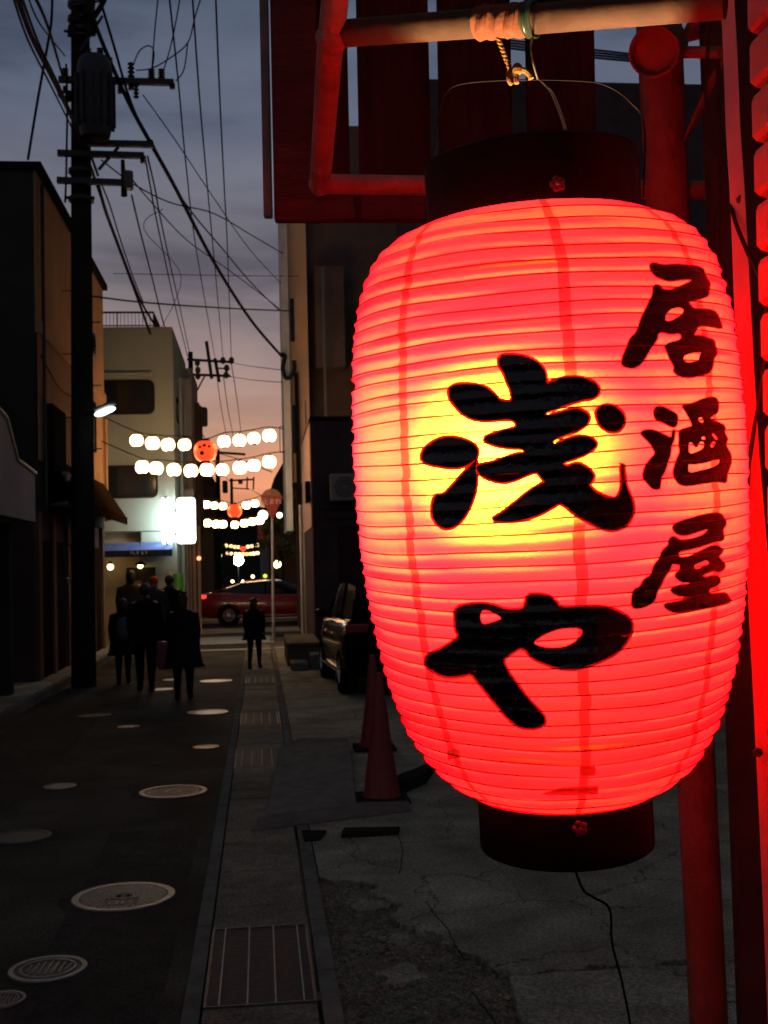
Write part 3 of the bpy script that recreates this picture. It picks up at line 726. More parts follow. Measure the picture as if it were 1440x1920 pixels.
for px_, w_ in ((566, 3), (572, 2), (577, 2.5)):
    xx = PY(px_, 1100, 28.6).x; MB().tube([(xx, 28.6, .0), (xx, 28.6, 3.3)], w_*.012, 8).build('post', M['greypole'], parent=bt)
lampball('wall_lamp', 'small warm lamp on the corner building near the posts', PY(576, 986, 28.4), .05, E_warm)
lampball('wall_lamp', 'warm round lamp on the right beyond the crossing', PY(521, 1058, 46), .16, E_warm, cap=False)
lampball('wall_lamp', 'pale lamp below the right end of the second lantern rows', PY(493, 966, 42), .17, emis('pale_lamp', (1, .9, .6), 9), cap=False)
lampball('wall_lamp', 'narrow pale lamp right of the stop sign', PY(524, 966, 42), .10, emis('pale_lamp2', (1, .9, .6), 5), cap=False)
# brown building behind
bh = thing('brown_building', 'tall dark brown building with stepped wall behind the lantern', 'building', (4, 33, 0))
MB().box(1.37, 3.8, 30.5, 38, 0, PY(656, 236, 30.5).z).build('wall', M['wallH'], parent=bh, smooth=False)
MB().box(3.801, 20, 30.2, 38, 0, PY(900, 150, 30.2).z).build('main_wall', M['wallF'], parent=bh, smooth=False)
MB().box(1.55, 2.3, 29.9, 30.499, PY(600, 690, 30).z, PY(600, 500, 30).z).build('bay', M['wallH'], parent=bh, smooth=False)
MB().prism([(2.45, 30.2, PY(640, 850, 30.2).z), (3.0, 30.2, PY(640, 850, 30.2).z), (3.0, 30.2, PY(640, 560, 30.2).z), (2.75, 30.2, PY(640, 560, 30.2).z)], (0, .29, 0)).build('sloped_wall', mat('pinkish_wall', (.2, .13, .12), .9), parent=bh, smooth=False)
for xx in (5.0, 7.5, 10.0):
    for zz in (3.5, 6.5, 9.5): window(bh, xx, xx+1.3, 30.2, zz, zz+1.2, frame=.06)
MB().tube([(1.75, 29.6, 3.6), (1.75, 29.6, 9.4)], .04, 6).build('vent_pipe', M['flash'], parent=bh)
# plum wall block
FYY = 24.0
bp_ = thing('plum_building', 'low flat roofed dark plum building with its lit side painted pale behind the black car', 'building', (4, 26, 0))
xF = PY(586, 950, FYY).x; zF = PY(630, 788, FYY).z
MB().box(xF, 7, FYY, 29, 0, zF).build('wall', M['wallF'], parent=bp_, smooth=False)
MB().box(xF-.02, 7.02, FYY-.03, 29, zF+.001, zF+.08).build('coping', M['black'], parent=bp_, smooth=False)
MB().box(xF-.022, xF-.002, FYY+.1, 28.9, 2.6, zF-.02).build('lit_side_sheet', mat('pink_side_light', (.36, .25, .22), .85), parent=bp_, smooth=False)  # added pink sheet paints the light on the street side
for i in range(3): MB().box(xF+.5+i*1.6, xF+1.9+i*1.6, FYY-.03, FYY-.002, .15, 2.6).build('shutter', mat('dark_red_shutter', (.05, .02, .025), .7, var=.2), parent=bp_, smooth=False)
MB().tube([(xF-.09, FYY+.25, PY(580, 785, FYY).z-.1), (xF-.09, FYY+.25, PY(580, 765, FYY).z+.2)], .02, 6).build('vent_pipe', M['steel'], parent=bp_)
MB().box(xF-.12, xF-.03, FYY+.3, FYY+.7, PY(580, 940, FYY).z, PY(580, 900, FYY).z).build('meter_box', M['black'], parent=bp_, smooth=False)
# side wall to the right closing the forecourt
sw = thing('side_wall', 'dark block wall closing the forecourt at the right', 'wall', (6.6, 14, 0))
MB().box(6.6, 6.8, 3, 23.9, 0, 3.6).build('wall_panel', M['wallF'], parent=sw, smooth=False)
def ac_unit(parent, x, y, z, along='x'):
    b = MB()
    if along == 'x': b.box(x, x+.75, y-.3, y-.01, z, z+.55)
    else: b.box(x+.01, x+.3, y, y+.75, z, z+.55)
    u_ = b.build('air_conditioner', M['wallD'], parent=parent, smooth=False, bevel=.02)
    cc_ = Vector((x+.3, y-.305, z+.28)) if along == 'x' else Vector((x+.305, y+.3, z+.28)); ax_ = Vector((0, -1, 0)) if along == 'x' else Vector((1, 0, 0))
    for rr_ in (.2, .14, .08): MB().lathe([(rr_, 0), (rr_, .012), (rr_-.012, .012), (rr_-.012, 0)], cc_, ax_, 18, cap=False).build('fan_guard', M['black'], parent=u_)
ac_unit(bp_, xF+.35, FYY, 3.1); ac_unit(bp_, xF+.4, FYY, .02); ac_unit(ba, xa, 19.6, 3.5-.62, 'y'); ac_unit(ba, xa, 22.6, 5.9, 'y'); ac_unit(bw, wx+.01, 30.4, 3.3, 'y')
for zz in (2.75, 2.95): MB().tube([(xF+.2, FYY-.05, zz), (5.5, FYY-.05, zz+.02)], .018, 6).build('conduit', M['darkmetal'], parent=bp_)
MB().tube(spline([(xa+.04, 18.8, 5.2), (xa+.04, 20.5, 4.95), (xa+.04, 22.5, 5.05), (xa+.04, 26.6, 5.3)], 6), .014, 5).build('wall_cable', M['wire'], parent=ba)
# steps by the corner building
s1 = thing('doorstep', 'low concrete steps in front of the corner building doorway', 'steps', (.7, 22, 0))
MB().box(.46, 1.05, 21.2, 23.9, 0, .38).build('step', M['wallH'], parent=s1, smooth=False, bevel=.01)
MB().box(.455, 1.05, 21.15, 23.9, .381, .42).build('tread', M['kerb'], parent=s1, smooth=False)
MB().box(.5, .80, 20.3, 21.1, 0, .13).build('step', M['kerb'], parent=s1, smooth=False, bevel=.01)
MB().box(.84, 1.2, 20.4, 21.1, 0, .26).build('step', M['kerb'], parent=s1, smooth=False, bevel=.01)

# ================================================================== stop sign
SY = 29.6
b = G(512, 1196); c = PY(509, 945, SY)
ss = thing('stop_sign', 'red triangular stop sign with white characters on a slim pale pole', 'sign', (b.x, SY, 0))
MB().tube([(b.x, SY+.03, 0), (PY(510, 930, SY).x, SY+.03, PY(510, 930, SY).z)], .032, 8).build('pole', M['greypole'], parent=ss)
tl = PY(486.5, 927, SY); tr_ = PY(531, 930, SY); bt_ = PY(511, 976, SY)
def tri(s_, y):
    cc = (tl+tr_+bt_)/3; P_ = []
    for v in (bt_, tr_, tl):
        P_.append(v)
    o_ = []
    for i in range(3):
        a_, v, b2 = P_[i-1], P_[i], P_[(i+1) % 3]
        o_ += [v+(a_-v)*.10, v+((a_+b2)/2-v)*.03, v+(b2-v)*.10]
    return [Vector((cc.x+(p.x-cc.x)*s_, y, cc.z+(p.z-cc.z)*s_)) for p in o_]
MB().prism(tri(1.0, SY), (0, .01, 0)).build('border', mat('faded_border', (.32, .06, .05), .5), parent=ss, smooth=False)
MB().prism(tri(.93, SY-.006), (0, .005, 0)).build('face', M['signred'], parent=ss, smooth=False)
def text_obj(txt, size, pos, parent, material, name='lettering', ext=.002, rz=0, sx=1.0):
    cu = bpy.data.curves.new(name, 'FONT'); cu.body = txt; cu.size = size; cu.align_x = 'CENTER'; cu.align_y = 'CENTER'; cu.extrude = ext; cu.resolution_u = 2
    t = bpy.data.objects.new(name+'_src', cu); COL.objects.link(t)
    dg = bpy.context.evaluated_depsgraph_get(); me = bpy.data.meshes.new_from_object(t.evaluated_get(dg))
    bpy.data.objects.remove(t)
    me.transform(Matrix.Rotation(rz, 4, 'Z') @ Matrix.Rotation(R(90), 4, 'X') @ Matrix.Scale(sx, 4, Vector((1, 0, 0)))); me.name = name
    me.materials.clear(); me.materials.append(material)
    o = bpy.data.objects.new(name, me); COL.objects.link(o)
    o.parent = parent; o.location = Vector(pos)-ORG[parent.name]; ORG[o.name] = Vector(pos)
    return o
cc = (tl+tr_+bt_)/3
text_obj('止まれ', .165, (cc.x, SY-.01, cc.z+.045), ss, mat('faded_white', (.62, .42, .38), .6))
s2 = thing('round_sign', 'orange domed sign seen behind the top of the stop sign', 'sign', (cc.x, SY+.5, 0))
p = PY(509, 935, SY+.5)
MB().lathe([(.001, 0), (.26, 0), (.26, .03), (.001, .03)], p, Vector((0, 1, 0)), 24, cap=False).build('disc', mat('orange_sign', (.28, .10, .045), .5), parent=s2, smooth=False)
MB().tube([(p.x, p.y+.05, 0), (p.x, p.y+.05, p.z)], .03, 8).build('pole', M['greypole'], parent=s2)

# ================================================================== utility poles and wires
PYY = 18.7
pb = PY(157, 1272, PYY); pt = PY(150, -60, PYY)
up_ = thing('utility_pole', 'big dark utility pole with transformer and crossarms, left foreground of the street', 'utility pole', (pb.x, PYY, 0))
def pole_at(py): # axis point at pixel row
    t = (py+60)/(1272+60); return pt+(pb-pt)*t
MB().tube([Vector((pb.x, PYY, -.05)), pole_at(600), pt+(pt-pb)*.12], [.19, .165, .135], 18).build('pole', M['pole'], parent=up_)
def arm(px0, py0, px1, py1, off=-.22, w=.09, par=None, name='crossarm'):
    a = PY(px0, py0, PYY+off); b_ = PY(px1, py1, PYY+off)
    return MB().bar(a, b_, w, w).build(name, M['darkmetal'], parent=par or up_, smooth=False)
a1 = arm(110, 149, 326, 155); arm(150, 268, 288, 271); arm(108, 287, 270, 292); arm(107, 338, 240, 343)
arm(275, 272, 285, 262, w=.03)
MB().bar(PY(222, 276, PYY-.22), PY(185, 318, PYY-.22), .04, .04).build('brace', M['darkmetal'], parent=up_, smooth=False)
MB().bar(PY(170, 290, PYY-.24), PY(184, 330, PYY-.24), .04, .04).build('brace', M['darkmetal'], parent=up_, smooth=False)
MB().bar(PY(190, 135, PYY-.2), PY(160, 200, PYY-.2), .05, .05).build('brace', M['darkmetal'], parent=up_, smooth=False)
# transformer: tapered can with lid, bushings and fins
tcx = PY(178, 180, PYY-.45); rT = .27; hT = 1.25
tz0 = PY(185, 258, PYY-.45).z; tz1 = PY(178, 108, PYY-.45).z
tb = MB(); tb.lathe([(.12, tz0-tcx.z-.03), (rT*.80, tz0-tcx.z), (rT*.86, tz0-tcx.z+.05), (rT, tz0-tcx.z+.3), (rT*1.02, tz1-tcx.z-.25), (rT*.92, tz1-tcx.z-.06), (rT*.75, tz1-tcx.z)], tcx, n=22)
tr = tb.build('transformer_can', M['darkmetal'], parent=up_)
for k_ in range(12):
    a = k_*math.pi/6
    MB().bar(Vector((tcx.x+rT*1.0*math.cos(a), tcx.y+rT*1.0*math.sin(a), tz0+.15)), Vector((tcx.x+rT*1.0*math.cos(a), tcx.y+rT*1.0*math.sin(a), tz1-.3)), .02, .09, Vector((math.cos(a), math.sin(a), 0))).build('cooling_fin', M['darkmetal'], parent=tr, smooth=False)
def bushing(p, h=.2, r_=.045, par=None, dn=False):
    s_ = -1 if dn else 1
    pr = []
    for i in range(4): pr += [(r_*.5, s_*h*i/4), (r_, s_*h*(i+.4)/4), (r_*.5, s_*h*(i+.8)/4)]
    if dn: pr = pr[::-1]
    return MB().lathe(pr, p, n=10).build('insulator', M['insul'], parent=par or up_)
for px_, py_, dn in ((246, 146, 0), (284, 147, 0), (303, 147, 0), (165, 108, 0), (188, 108, 0), (205, 125, 0), (122, 146, 0)): bushing(PY(px_, py_, PYY-.22), .16 if px_ != 246 else .26, .06, dn=dn)
for px_, py_, h in ((225, 158, .16), (255, 158, .24), (246, 158, .1), (323, 156, .1), (268, 295, .1)): bushing(PY(px_, py_, PYY-.22), h, .05, dn=True)
MB().tube([PY(230, 300, PYY-.22), PY(233, 368, PYY-.22)], [.03, .05], 10).build('cable_joint', M['rubber'], parent=up_)
MB().tube([PY(240, 322, PYY-.25), PY(241, 355, PYY-.25)], .08, 12).build('cable_closure', M['insul'], parent=up_)
for py_ in (12, 40, 62, 330, 383): MB().lathe([(.175, -.03), (.2, -.03), (.2, .03), (.175, .03)], pole_at(py_), n=16).build('clamp_band', M['darkmetal'], parent=up_)
MB().bar(pole_at(383)+Vector((-.22, -.1, 0)), pole_at(383)+Vector((.22, -.1, 0)), .05, .04).build('step_bolt', M['darkmetal'], parent=up_)
for i in range(9):
    z = 2.2+i*.5; c_ = pole_at(1272+(pb.z-z)*0); k2 = (z)/(pt.z); c_ = Vector((pb.x+(pt.x-pb.x)*k2, PYY, z)); sgn = 1 if i % 2 else -1
    MB().tube([c_, c_+Vector((sgn*.30, -.03, 0))], .01, 5).build('step_bolt', M['darkmetal'], parent=up_)
# clutter near the top: junction boxes and loops
for (px_, py_, s_) in ((134, 58, .055), (168, 14, .08), (172, 52, .07), (128, 180, .05), (140, 30, .06), (122, 168, .035)):
    c_ = PY(px_, py_, PYY-.2); MB().obox(c_, Vector((s_, s_*.2, 0)), Vector((-s_*.15, s_*.7, 0)), Vector((s_*.12, 0, s_*1.7))).build('junction_box', M['rubber'], parent=up_, smooth=False, bevel=.012)
for (a_, b_) in (((120, 58), (176, 66)), ((132, 10), (186, 2)), ((150, 96), (192, 30))): MB().bar(PY(*a_, PYY-.2), PY(*b_, PYY-.2), .035, .035).build('small_bracket', M['darkmetal'], parent=up_, smooth=False)
MB().tube(spline([PY(112, 160, PYY-.3), PY(110, 178, PYY-.3), PY(126, 190, PYY-.3), PY(140, 178, PYY-.3)], 5), .018, 6).build('jumper_loop', M['wire'], parent=up_)
MB().tube(spline([PY(124, 120, PYY-.3), PY(126, 200, PYY-.25), PY(124, 330, PYY-.25), PY(122, 380, PYY-.2)], 5), .018, 6).build('riser_cable', M['wire'], parent=up_)
MB().box(pb.x-.32, pb.x-.19, PYY-.3, PYY-.05, PY(120, 1140, PYY).z, PY(120, 1083, PYY).z).build('meter_box', M['darkmetal'], parent=up_, smooth=False, bevel=.01)
# street lamp on an arm of that pole
lp = thing('street_lamp', 'bright cool white LED street lamp mounted on the utility pole', 'street lamp', PY(185, 780, PYY-.3))
ca = PY(182, 776, PYY-.45); cb = PY(215, 761, PYY-.75)
ax = (cb-ca).normalized(); sd = ax.cross(Vector((0, 0, 1))).normalized(); uu = sd.cross(ax)
q = MB(); n = 16
prof = [(0, .02), (.04, .07), (.25, .09), (.75, .085), (.95, .06), (1, .02)]
vs = []
for t, r_ in prof:
    for j in range(n):
        a = math.tau*j/n; vs.append(ca+(cb-ca)*t+sd*math.cos(a)*r_+uu*math.sin(a)*r_*.45)
fs = [(i*n+j, i*n+(j+1) % n, (i+1)*n+(j+1) % n, (i+1)*n+j) for i in range(len(prof)-1) for j in range(n)]+[tuple(range(n))[::-1], tuple((len(prof)-1)*n+j for j in range(n))]
q.add([v+uu*.05 for v in vs], fs); q.build('housing', M['flash'], parent=lp)
q = MB(); q.add([ca+(v-ca)*.92-uu*.02 for v in vs], fs); q.build('lens', E_led, parent=lp)
MB().tube([ca+uu*.04, pole_at(790)+Vector((0, -.1, 0))], .03, 8).build('arm', M['darkmetal'], parent=lp)

# far pole
PF = 50.0
fp0 = PY(364, 1100, PF); fpt = PY(357, 660, PF)
fp = thing('utility_pole', 'thin far utility pole with crossarms against the orange sky', 'utility pole', (fp0.x, PF, 0))
MB().tube([(fp0.x, PF, 0), fpt], [.16, .10], 10).build('pole', M['pole'], parent=fp)
def farm(px0, py0, px1, py1, w=.1, name='crossarm'): return MB().bar(PY(px0, py0, PF-.2), PY(px1, py1, PF-.2), w, w).build(name, M['darkmetal'], parent=fp, smooth=False)
farm(351, 674, 435, 679); farm(349, 702, 432, 705); farm(405, 690, 431, 692, .06); farm(387, 640, 397, 710, .14, 'bracket'); farm(403, 672, 411, 716, .14, 'bracket'); farm(368, 735, 384, 705, .06, 'brace')
for px_, py_ in ((418, 676), (434, 676), (425, 690), (424, 703), (370, 680), (371, 694), (371, 705)): MB().ell(PY(px_, py_, PF-.25), .12, .12, .16, 8, 6).build('insulator', M['insul'], parent=fp)
ft = thing('transformer_box', 'dark rounded transformer hanging beside the far pole above the lanterns', 'transformer', PY(379, 800, 44))
MB().box(PY(370, 780, 44).x, PY(389, 780, 44).x, 43.8, 44.3, PY(379, 799, 44).z, PY(379, 764, 44).z).build('case', M['darkmetal'], parent=ft, smooth=False, bevel=.06)
MB().bar(PY(379, 766, 44), PY(362, 750, 46), .06, .06).build('hanger', M['darkmetal'], parent=ft, smooth=False)
# farther pole with cross arm (behind lanterns)
f2 = thing('utility_pole', 'farther utility pole with a slanted crossarm behind the red lantern', 'utility pole', (PY(408, 1000, 62).x, 62, 0))
MB().tube([(PY(409, 1000, 62).x, 62, 0), PY(408, 843, 62)], [.16, .11], 8).build('pole', M['pole'], parent=f2)
MB().bar(PY(404, 848, 61.8), PY(460, 852, 61.8), .12, .12).build('crossarm', M['darkmetal'], parent=f2, smooth=False)
MB().box(PY(417, 900, 62).x, PY(427, 900, 62).x, 61.6, 62.1, PY(420, 925, 62).z, PY(420, 902, 62).z).build('transformer_can', M['darkmetal'], parent=f2, smooth=False, bevel=.05)
f3 = thing('utility_pole', 'most distant utility pole with thin crossarms low over the hill', 'utility pole', (PY(434, 1000, 100).x, 100, 0))
MB().tube([(PY(435, 1000, 100).x, 100, 0), PY(434, 897, 100)], [.16, .12], 8).build('pole', M['pole'], parent=f3)
MB().bar(PY(430, 901, 99.8), PY(476, 899, 99.8), .14, .14).build('crossarm', M['darkmetal'], parent=f3, smooth=False)
MB().bar(PY(432, 915, 99.8), PY(468, 917, 99.8), .1, .1).build('crossarm', M['darkmetal'], parent=f3, smooth=False)
MB().box(PY(447, 905, 100).x, PY(455, 905, 100).x, 99.4, 100, PY(450, 908, 100).z, PY(450, 901, 100).z).build('transformer_can', M['darkmetal'], parent=f3, smooth=False)
for px_ in (463, 475): MB().tube([PY(px_, 918, 99.8), PY(px_+1, 894, 99.8)], .07, 5).build('insulator', M['darkmetal'], parent=f3)

def wire(pts, r_, label, group=None, cat='cable', n=6, name='overhead_cable'):
    P_ = spline([PY(a, b, c) for a, b, c in pts], n)
    o = MB().tube(P_, r_, 5).build(name, M['wire'], loc=P_[0])
    return tag(o, label, cat, group)
LBL = ['left one of three long straight power lines to the far pole', 'middle one of three long straight power lines to the far pole', 'right one of three long straight power lines to the far pole']
for a in ([(316, -20, 14), (334, 150, 16.5), (350, 320, 20.5), (370, 480, 27), (404, 676, PF-.3)], [(360, -20, 14), (374, 180, 17), (388, 340, 21), (401, 480, 27), (419, 677, PF-.3)], [(404, -20, 14), (412, 180, 17), (421, 360, 21.5), (427, 480, 27), (434, 678, PF-.3)]):
    wire(a, .013, LBL.pop(0), 'power lines running to the far pole')
LBL2 = ['left thin line dropping beyond the far pole to the lanterns', 'middle thin line dropping beyond the far pole to the lanterns', 'right thin line dropping beyond the far pole to the lanterns']
for a in ([(404, 680, PF), (414, 760, 62), (428, 835, 80)], [(419, 705, PF), (428, 770, 62), (440, 830, 80)], [(434, 682, PF), (446, 760, 62), (452, 812, 80)]):
    wire(a, .02, LBL2.pop(0), 'power lines beyond the far pole')
wire([(172, 30, 18.4), (200, 100, 18.4), (240, 190, 18.4), (283, 270, 18.5), (330, 355, 20), (400, 490, 23), (470, 600, 26.5), (528, 668, 29.6)], .035, 'thickest black cable slanting from the big pole to the corner building')
wire([(182, -20, 17), (215, 90, 17.8), (235, 160, 18.3), (255, 215, 18.6), (284, 275, 18.8)], .022, 'black cable crossing the crossarm top of the big pole')
wire([(28, -20, 10), (60, 70, 12), (100, 150, 14), (135, 222, 17), (152, 262, 18.3), (176, 330, 19.5), (215, 440, 24), (262, 560, 27), (300, 625, 28.2)], .026, 'thick bundled cable from the upper left passing the transformer')
wire([(20, -20, 10), (52, 74, 12), (94, 158, 14), (130, 230, 17), (148, 268, 18.3)], .012, 'thinner cable hugging the thick bundle at the upper left')
wire([(36, -20, 10), (72, 80, 12), (108, 155, 14.5), (140, 226, 17.5)], .014, 'lowest strand beside the thick bundle at the upper left')
wire([(58, -20, 11), (90, 50, 13), (118, 145, 18.3)], .018, 'cable from the top edge to the left end of the top crossarm')
wire([(48, -20, 11), (75, 45, 13), (122, 105, 18.3)], .010, 'thin cable crossing behind the cable to the top crossarm')
wire([(98, -20, 18), (96, 40, 18), (88, 90, 18.2), (70, 190, 18.5), (52, 300, 18.8)], .022, 'cable dropping from the top edge down to the roof of the tan building')
wire([(208, -30, 18.5), (190, 10, 18.5), (172, 38, 18.5)], .045, 'short thick strut cable at the top right of the pole')
wire([(184, 345, 18.5), (198, 395, 20), (214, 440, 23), (236, 500, 26), (262, 570, 27), (282, 625, 28), (318, 705, 29.5)], .030, 'thick service cable from the lowest crossarm to the white building')
wire([(190, 345, 18.5), (206, 385, 20), (226, 450, 23), (250, 520, 26), (268, 565, 27.4)], .014, 'thin service cable beside the thick one to the white building')
wire([(247, 366, 18.5), (262, 430, 21), (285, 520, 25), (305, 600, 28), (318, 640, 30)], .016, 'single cable hanging below the cable joint')
for k_, dx_ in enumerate((0, 8)):
    wire([(272+dx_*.6, 293, 18.6), (283+dx_, 355, 21), (291+dx_, 400, 23), (310+dx_, 490, 29), (330+dx_, 580, 37), (352+dx_*.6, 668, 49)], .016, ('left', 'right')[k_]+' cable of the twin pair from the crossarm to the far pole top', 'twin cables to the far pole')
wire([(288, 272, 18.6), (320, 340, 20), (365, 405, 23), (420, 470, 27), (480, 540, 31), (560, 615, 36)], .016, 'slim cable running under the thickest cable')
wire([(190, 300, 18.6), (250, 345, 20), (320, 380, 22), (400, 400, 24), (470, 440, 27), (535, 478, 30)], .013, 'thin cable sagging to the upper corner building wall')
wire([(235, 320, 18.6), (280, 375, 21), (350, 450, 25), (420, 500, 29), (500, 560, 33), (560, 610, 36)], .012, 'lower thin cable sagging across the street')
wire([(268, 178, 18.6), (330, 265, 20), (400, 370, 23), (470, 470, 27), (540, 545, 31)], .010, 'thinnest diagonal cable from the top crossarm')
wire([(150, 552, 18.9), (260, 566, 22), (380, 575, 26), (470, 580, 28), (548, 583, 29.9)], .017, 'level cable crossing the street from the big pole')
wire([(212, 513, 27), (330, 515, 28), (450, 517, 29), (560, 518, 30)], .008, 'hair thin level cable high across the street')
wire([(417, 676, PF), (460, 685, 44), (530, 694, 31)], .012, 'faint level cable from the far pole to the corner building')
wire([(420, 704, PF), (470, 712, 44), (530, 717, 31)], .012, 'lower faint level cable from the far pole')
wire([(300, 620, 30), (340, 520, 28), (270, 430, 24), (305, 392, 22.5)], .008, 'very thin looping drop wire beside the twin cables')
JL = ['small hooped jumper wire nearest the transformer on the top crossarm', 'long curled jumper rising from the crossarm to the right', 'jumper wire rising steeply from the right insulator', 'nearly straight jumper wire from the left insulator to the top edge', 'short jumper wire at the very end of the top crossarm']
for a in ([(250, 122, 18.5), (262, 95, 18.4), (280, 86, 18.4), (289, 100, 18.5), (284, 140, 18.5)], [(256, 132, 18.5), (285, 128, 18.3), (320, 108, 18.2), (352, 80, 18), (366, 30, 17), (382, -20, 16)], [(304, 140, 18.5), (318, 95, 18.3), (330, 40, 17.5), (340, -20, 16.5)], [(284, 140, 18.5), (290, 60, 17.8), (298, -20, 17)], [(330, 152, 18.5), (345, 130, 18.3), (352, 80, 18)]):
    wire(a, .011, JL.pop(0), 'jumper wires over the top crossarm')
WI = 0
for a in ([(395, 840, 62), (380, 815, 48), (372, 806, 44)], [(410, 850, 62), (450, 862, 48), (510, 885, 42)], [(430, 902, 100), (410, 880, 70), (400, 860, 62)], [(470, 918, 100), (500, 935, 60), (520, 950, 48)]):
    wire(a, .02, ('thin distant wire from the dark transformer box to a far pole', 'thin distant wire from the far crossarm to the corner building', 'thin distant wire between the two farthest poles', 'thin distant wire falling behind the stop sign')[WI], 'distant wires low in the sky'); WI += 1
# cable coil on the corner building
P_ = spline([PY(526, 664, 29.6), PY(534, 668, 29.6), PY(530, 690, 29.6), PY(536, 708, 29.6), PY(545, 706, 29.6), PY(552, 692, 29.6), PY(551, 676, 29.6)], 6)
tag(MB().tube(P_, .055, 8).build('cable_loop', M['rubber'], loc=P_[0]), 'thick black drooping cable loop on the corner building', 'cable')
# cables seen through the slat gaps at the right
for i in range(4):
    P_ = spline([PY(940, 74+i*5, 29), PY(1100, 92+i*5, 29), PY(1240, 108+i*4, 29)], 6)
    tag(MB().tube(P_, .03, 5).build('overhead_cable', M['wire'], loc=P_[0]), ('topmost', 'second', 'third', 'lowest')[i]+' of four cables crossing the sky gap right of the slats', 'cable', 'cables behind the slatted screen')

# ================================================================== small lanterns on strings
def small_lantern(r_, near=True, em=None, hh=.94):
    """local coords, centre at origin"""
    q = MB(); pr = []
    n = 10 if near else 7
    for i in range(n+1):
        t = -1+2*i/n; a = math.asin(max(-1, min(1, t*.93)))
        rr = r_*(math.cos(a)**.7)*(1+(.012 if i % 2 else -.008)); pr.append((rr, t*r_*hh*.93))
    q.lathe(pr, n=16 if near else 10)
    return q
def lantern_thing(pos, r_, em, label, group, near=True, name='paper_lantern'):
    o = thing(name, label, 'paper lantern', pos, group=group)
    if name == 'paper_lantern': o.rotation_euler = (random.uniform(-.09, .09), random.uniform(-.12, .12), random.uniform(0, 3)); o.scale = (random.uniform(.94, 1.06),)*3
    key = (r_, near, em.name)
    if key not in LM:
        b = small_lantern(r_, near).build('paper_shade', em, parent=o, local=True); LM[key] = [b.data]
        if near:
            c1 = MB().lathe([(r_*.42, r_*.84), (r_*.44, r_*1.0), (r_*.3, r_*1.02)], n=12).build('top_ring', M['black'], parent=o, local=True)
            c2 = MB().lathe([(r_*.3, -r_*.98), (r_*.42, -r_*.96), (r_*.42, -r_*.84)], n=12).build('bottom_ring', M['black'], parent=o, local=True)
            c3 = MB().tube([(0, 0, r_), (0, 0, r_*1.35)], r_*.05, 5).build('hook', M['wire'], parent=o, local=True)
            LM[key] += [c1.data, c2.data, c3.data]
    else:
        for nm, me in zip(('paper_shade', 'top_ring', 'bottom_ring', 'hook'), LM[key]):
            b = bpy.data.objects.new(nm, me); COL.objects.link(b); b.parent = o
    return o
LM = {}
YR = 25.2
rows = [
 ('upper', YR, [(256, 826), (286, 831), (315, 834), (346, 834), None, (420, 828), (449, 826), (476, 822), (505, 817)], (385, 846, 21.5), 'nearest upper'),
 ('lower', YR+.4, [(267, 876), (293, 878), (326, 881), (358, 883), (388, 881), (417, 881), (450, 877), (476, 873), (505, 866)], None, 'nearest lower')]
for nm, Yr, pts, red, desc in rows:
    allp = []
    for i, p in enumerate(pts):
        if p is None:
            c = PY(red[0], red[1], Yr); allp.append(c+Vector((0, 0, .26)))
            o = thing('red_lantern', 'large round red paper lantern in the middle of the nearest lantern string', 'paper lantern', c)
            small_lantern(.245, True).build('paper_shade', E_red, parent=o, local=True)
            MB().lathe([(.1, .2), (.11, .25), (.08, .25)], n=12).build('top_ring', M['black'], parent=o, local=True)
            MB().lathe([(.08, -.25), (.1, -.24), (.1, -.2)], n=12).build('bottom_ring', M['black'], parent=o, local=True)
            for (a_, b_, w_, h_) in ((-.10, .07, .05, .03), (-.01, .10, .05, .035), (.09, .08, .045, .03), (-.06, -.06, .06, .05), (.0, .0, .0, .0)):
                if w_:
                    yy = -math.sqrt(max(.001, .25**2-a_*a_-b_*b_*.9))
                    MB().ell((a_, yy+.004, b_), w_*.8, .014, h_*1.0, 8, 6).build('brush_mark', mat('dark_red_ink', (.12, .01, .005), .7), parent=o, local=True)
            continue
        c = PY(p[0], p[1], Yr); allp.append(c+Vector((0, 0, .19)))
        side = 'left' if i < 4 else 'right'
        if red is not None:
            k_ = i+1 if i < 4 else i-4
            lab = ('white paper lantern, number %s from the left end of the nearest upper string' % ['one', 'two', 'three', 'four'][k_-1]) if i < 4 else ('white paper lantern, place %s right of the red lantern on the nearest upper string' % ['one', 'two', 'three', 'four'][k_-1])
        else:
            lab = 'white paper lantern, place %s from the left on the nearest lower string' % ['one', 'two', 'three', 'four', 'five', 'six', 'seven', 'eight', 'nine'][i]
        lantern_thing(c, .142, E_small, lab, 'white lanterns on the nearest strings')
    e0 = Vector((xa+.0, Yr+.6, allp[0].z+.45)); e1 = Vector((xt0, Yr+4.2, allp[-1].z+.45))
    P_ = spline([e0]+allp+[e1], 3)
    tag(MB().tube(P_, .012, 5).build('lantern_string', M['wire'], loc=P_[0]), 'dark cord carrying the %s row of lanterns' % desc, 'cord')
YQ = 41.0
mid = [('second upper', YQ, [(372, 942), (387, 946), (402, 948), (418, 949), 'R', (462, 947), (478, 944)], (440, 958)), ('second lower', YQ+.5, [(374, 978), (389, 981), (405, 983), (418, 983), (440, 984), (458, 981), (473, 978), (487, 976)], None)]
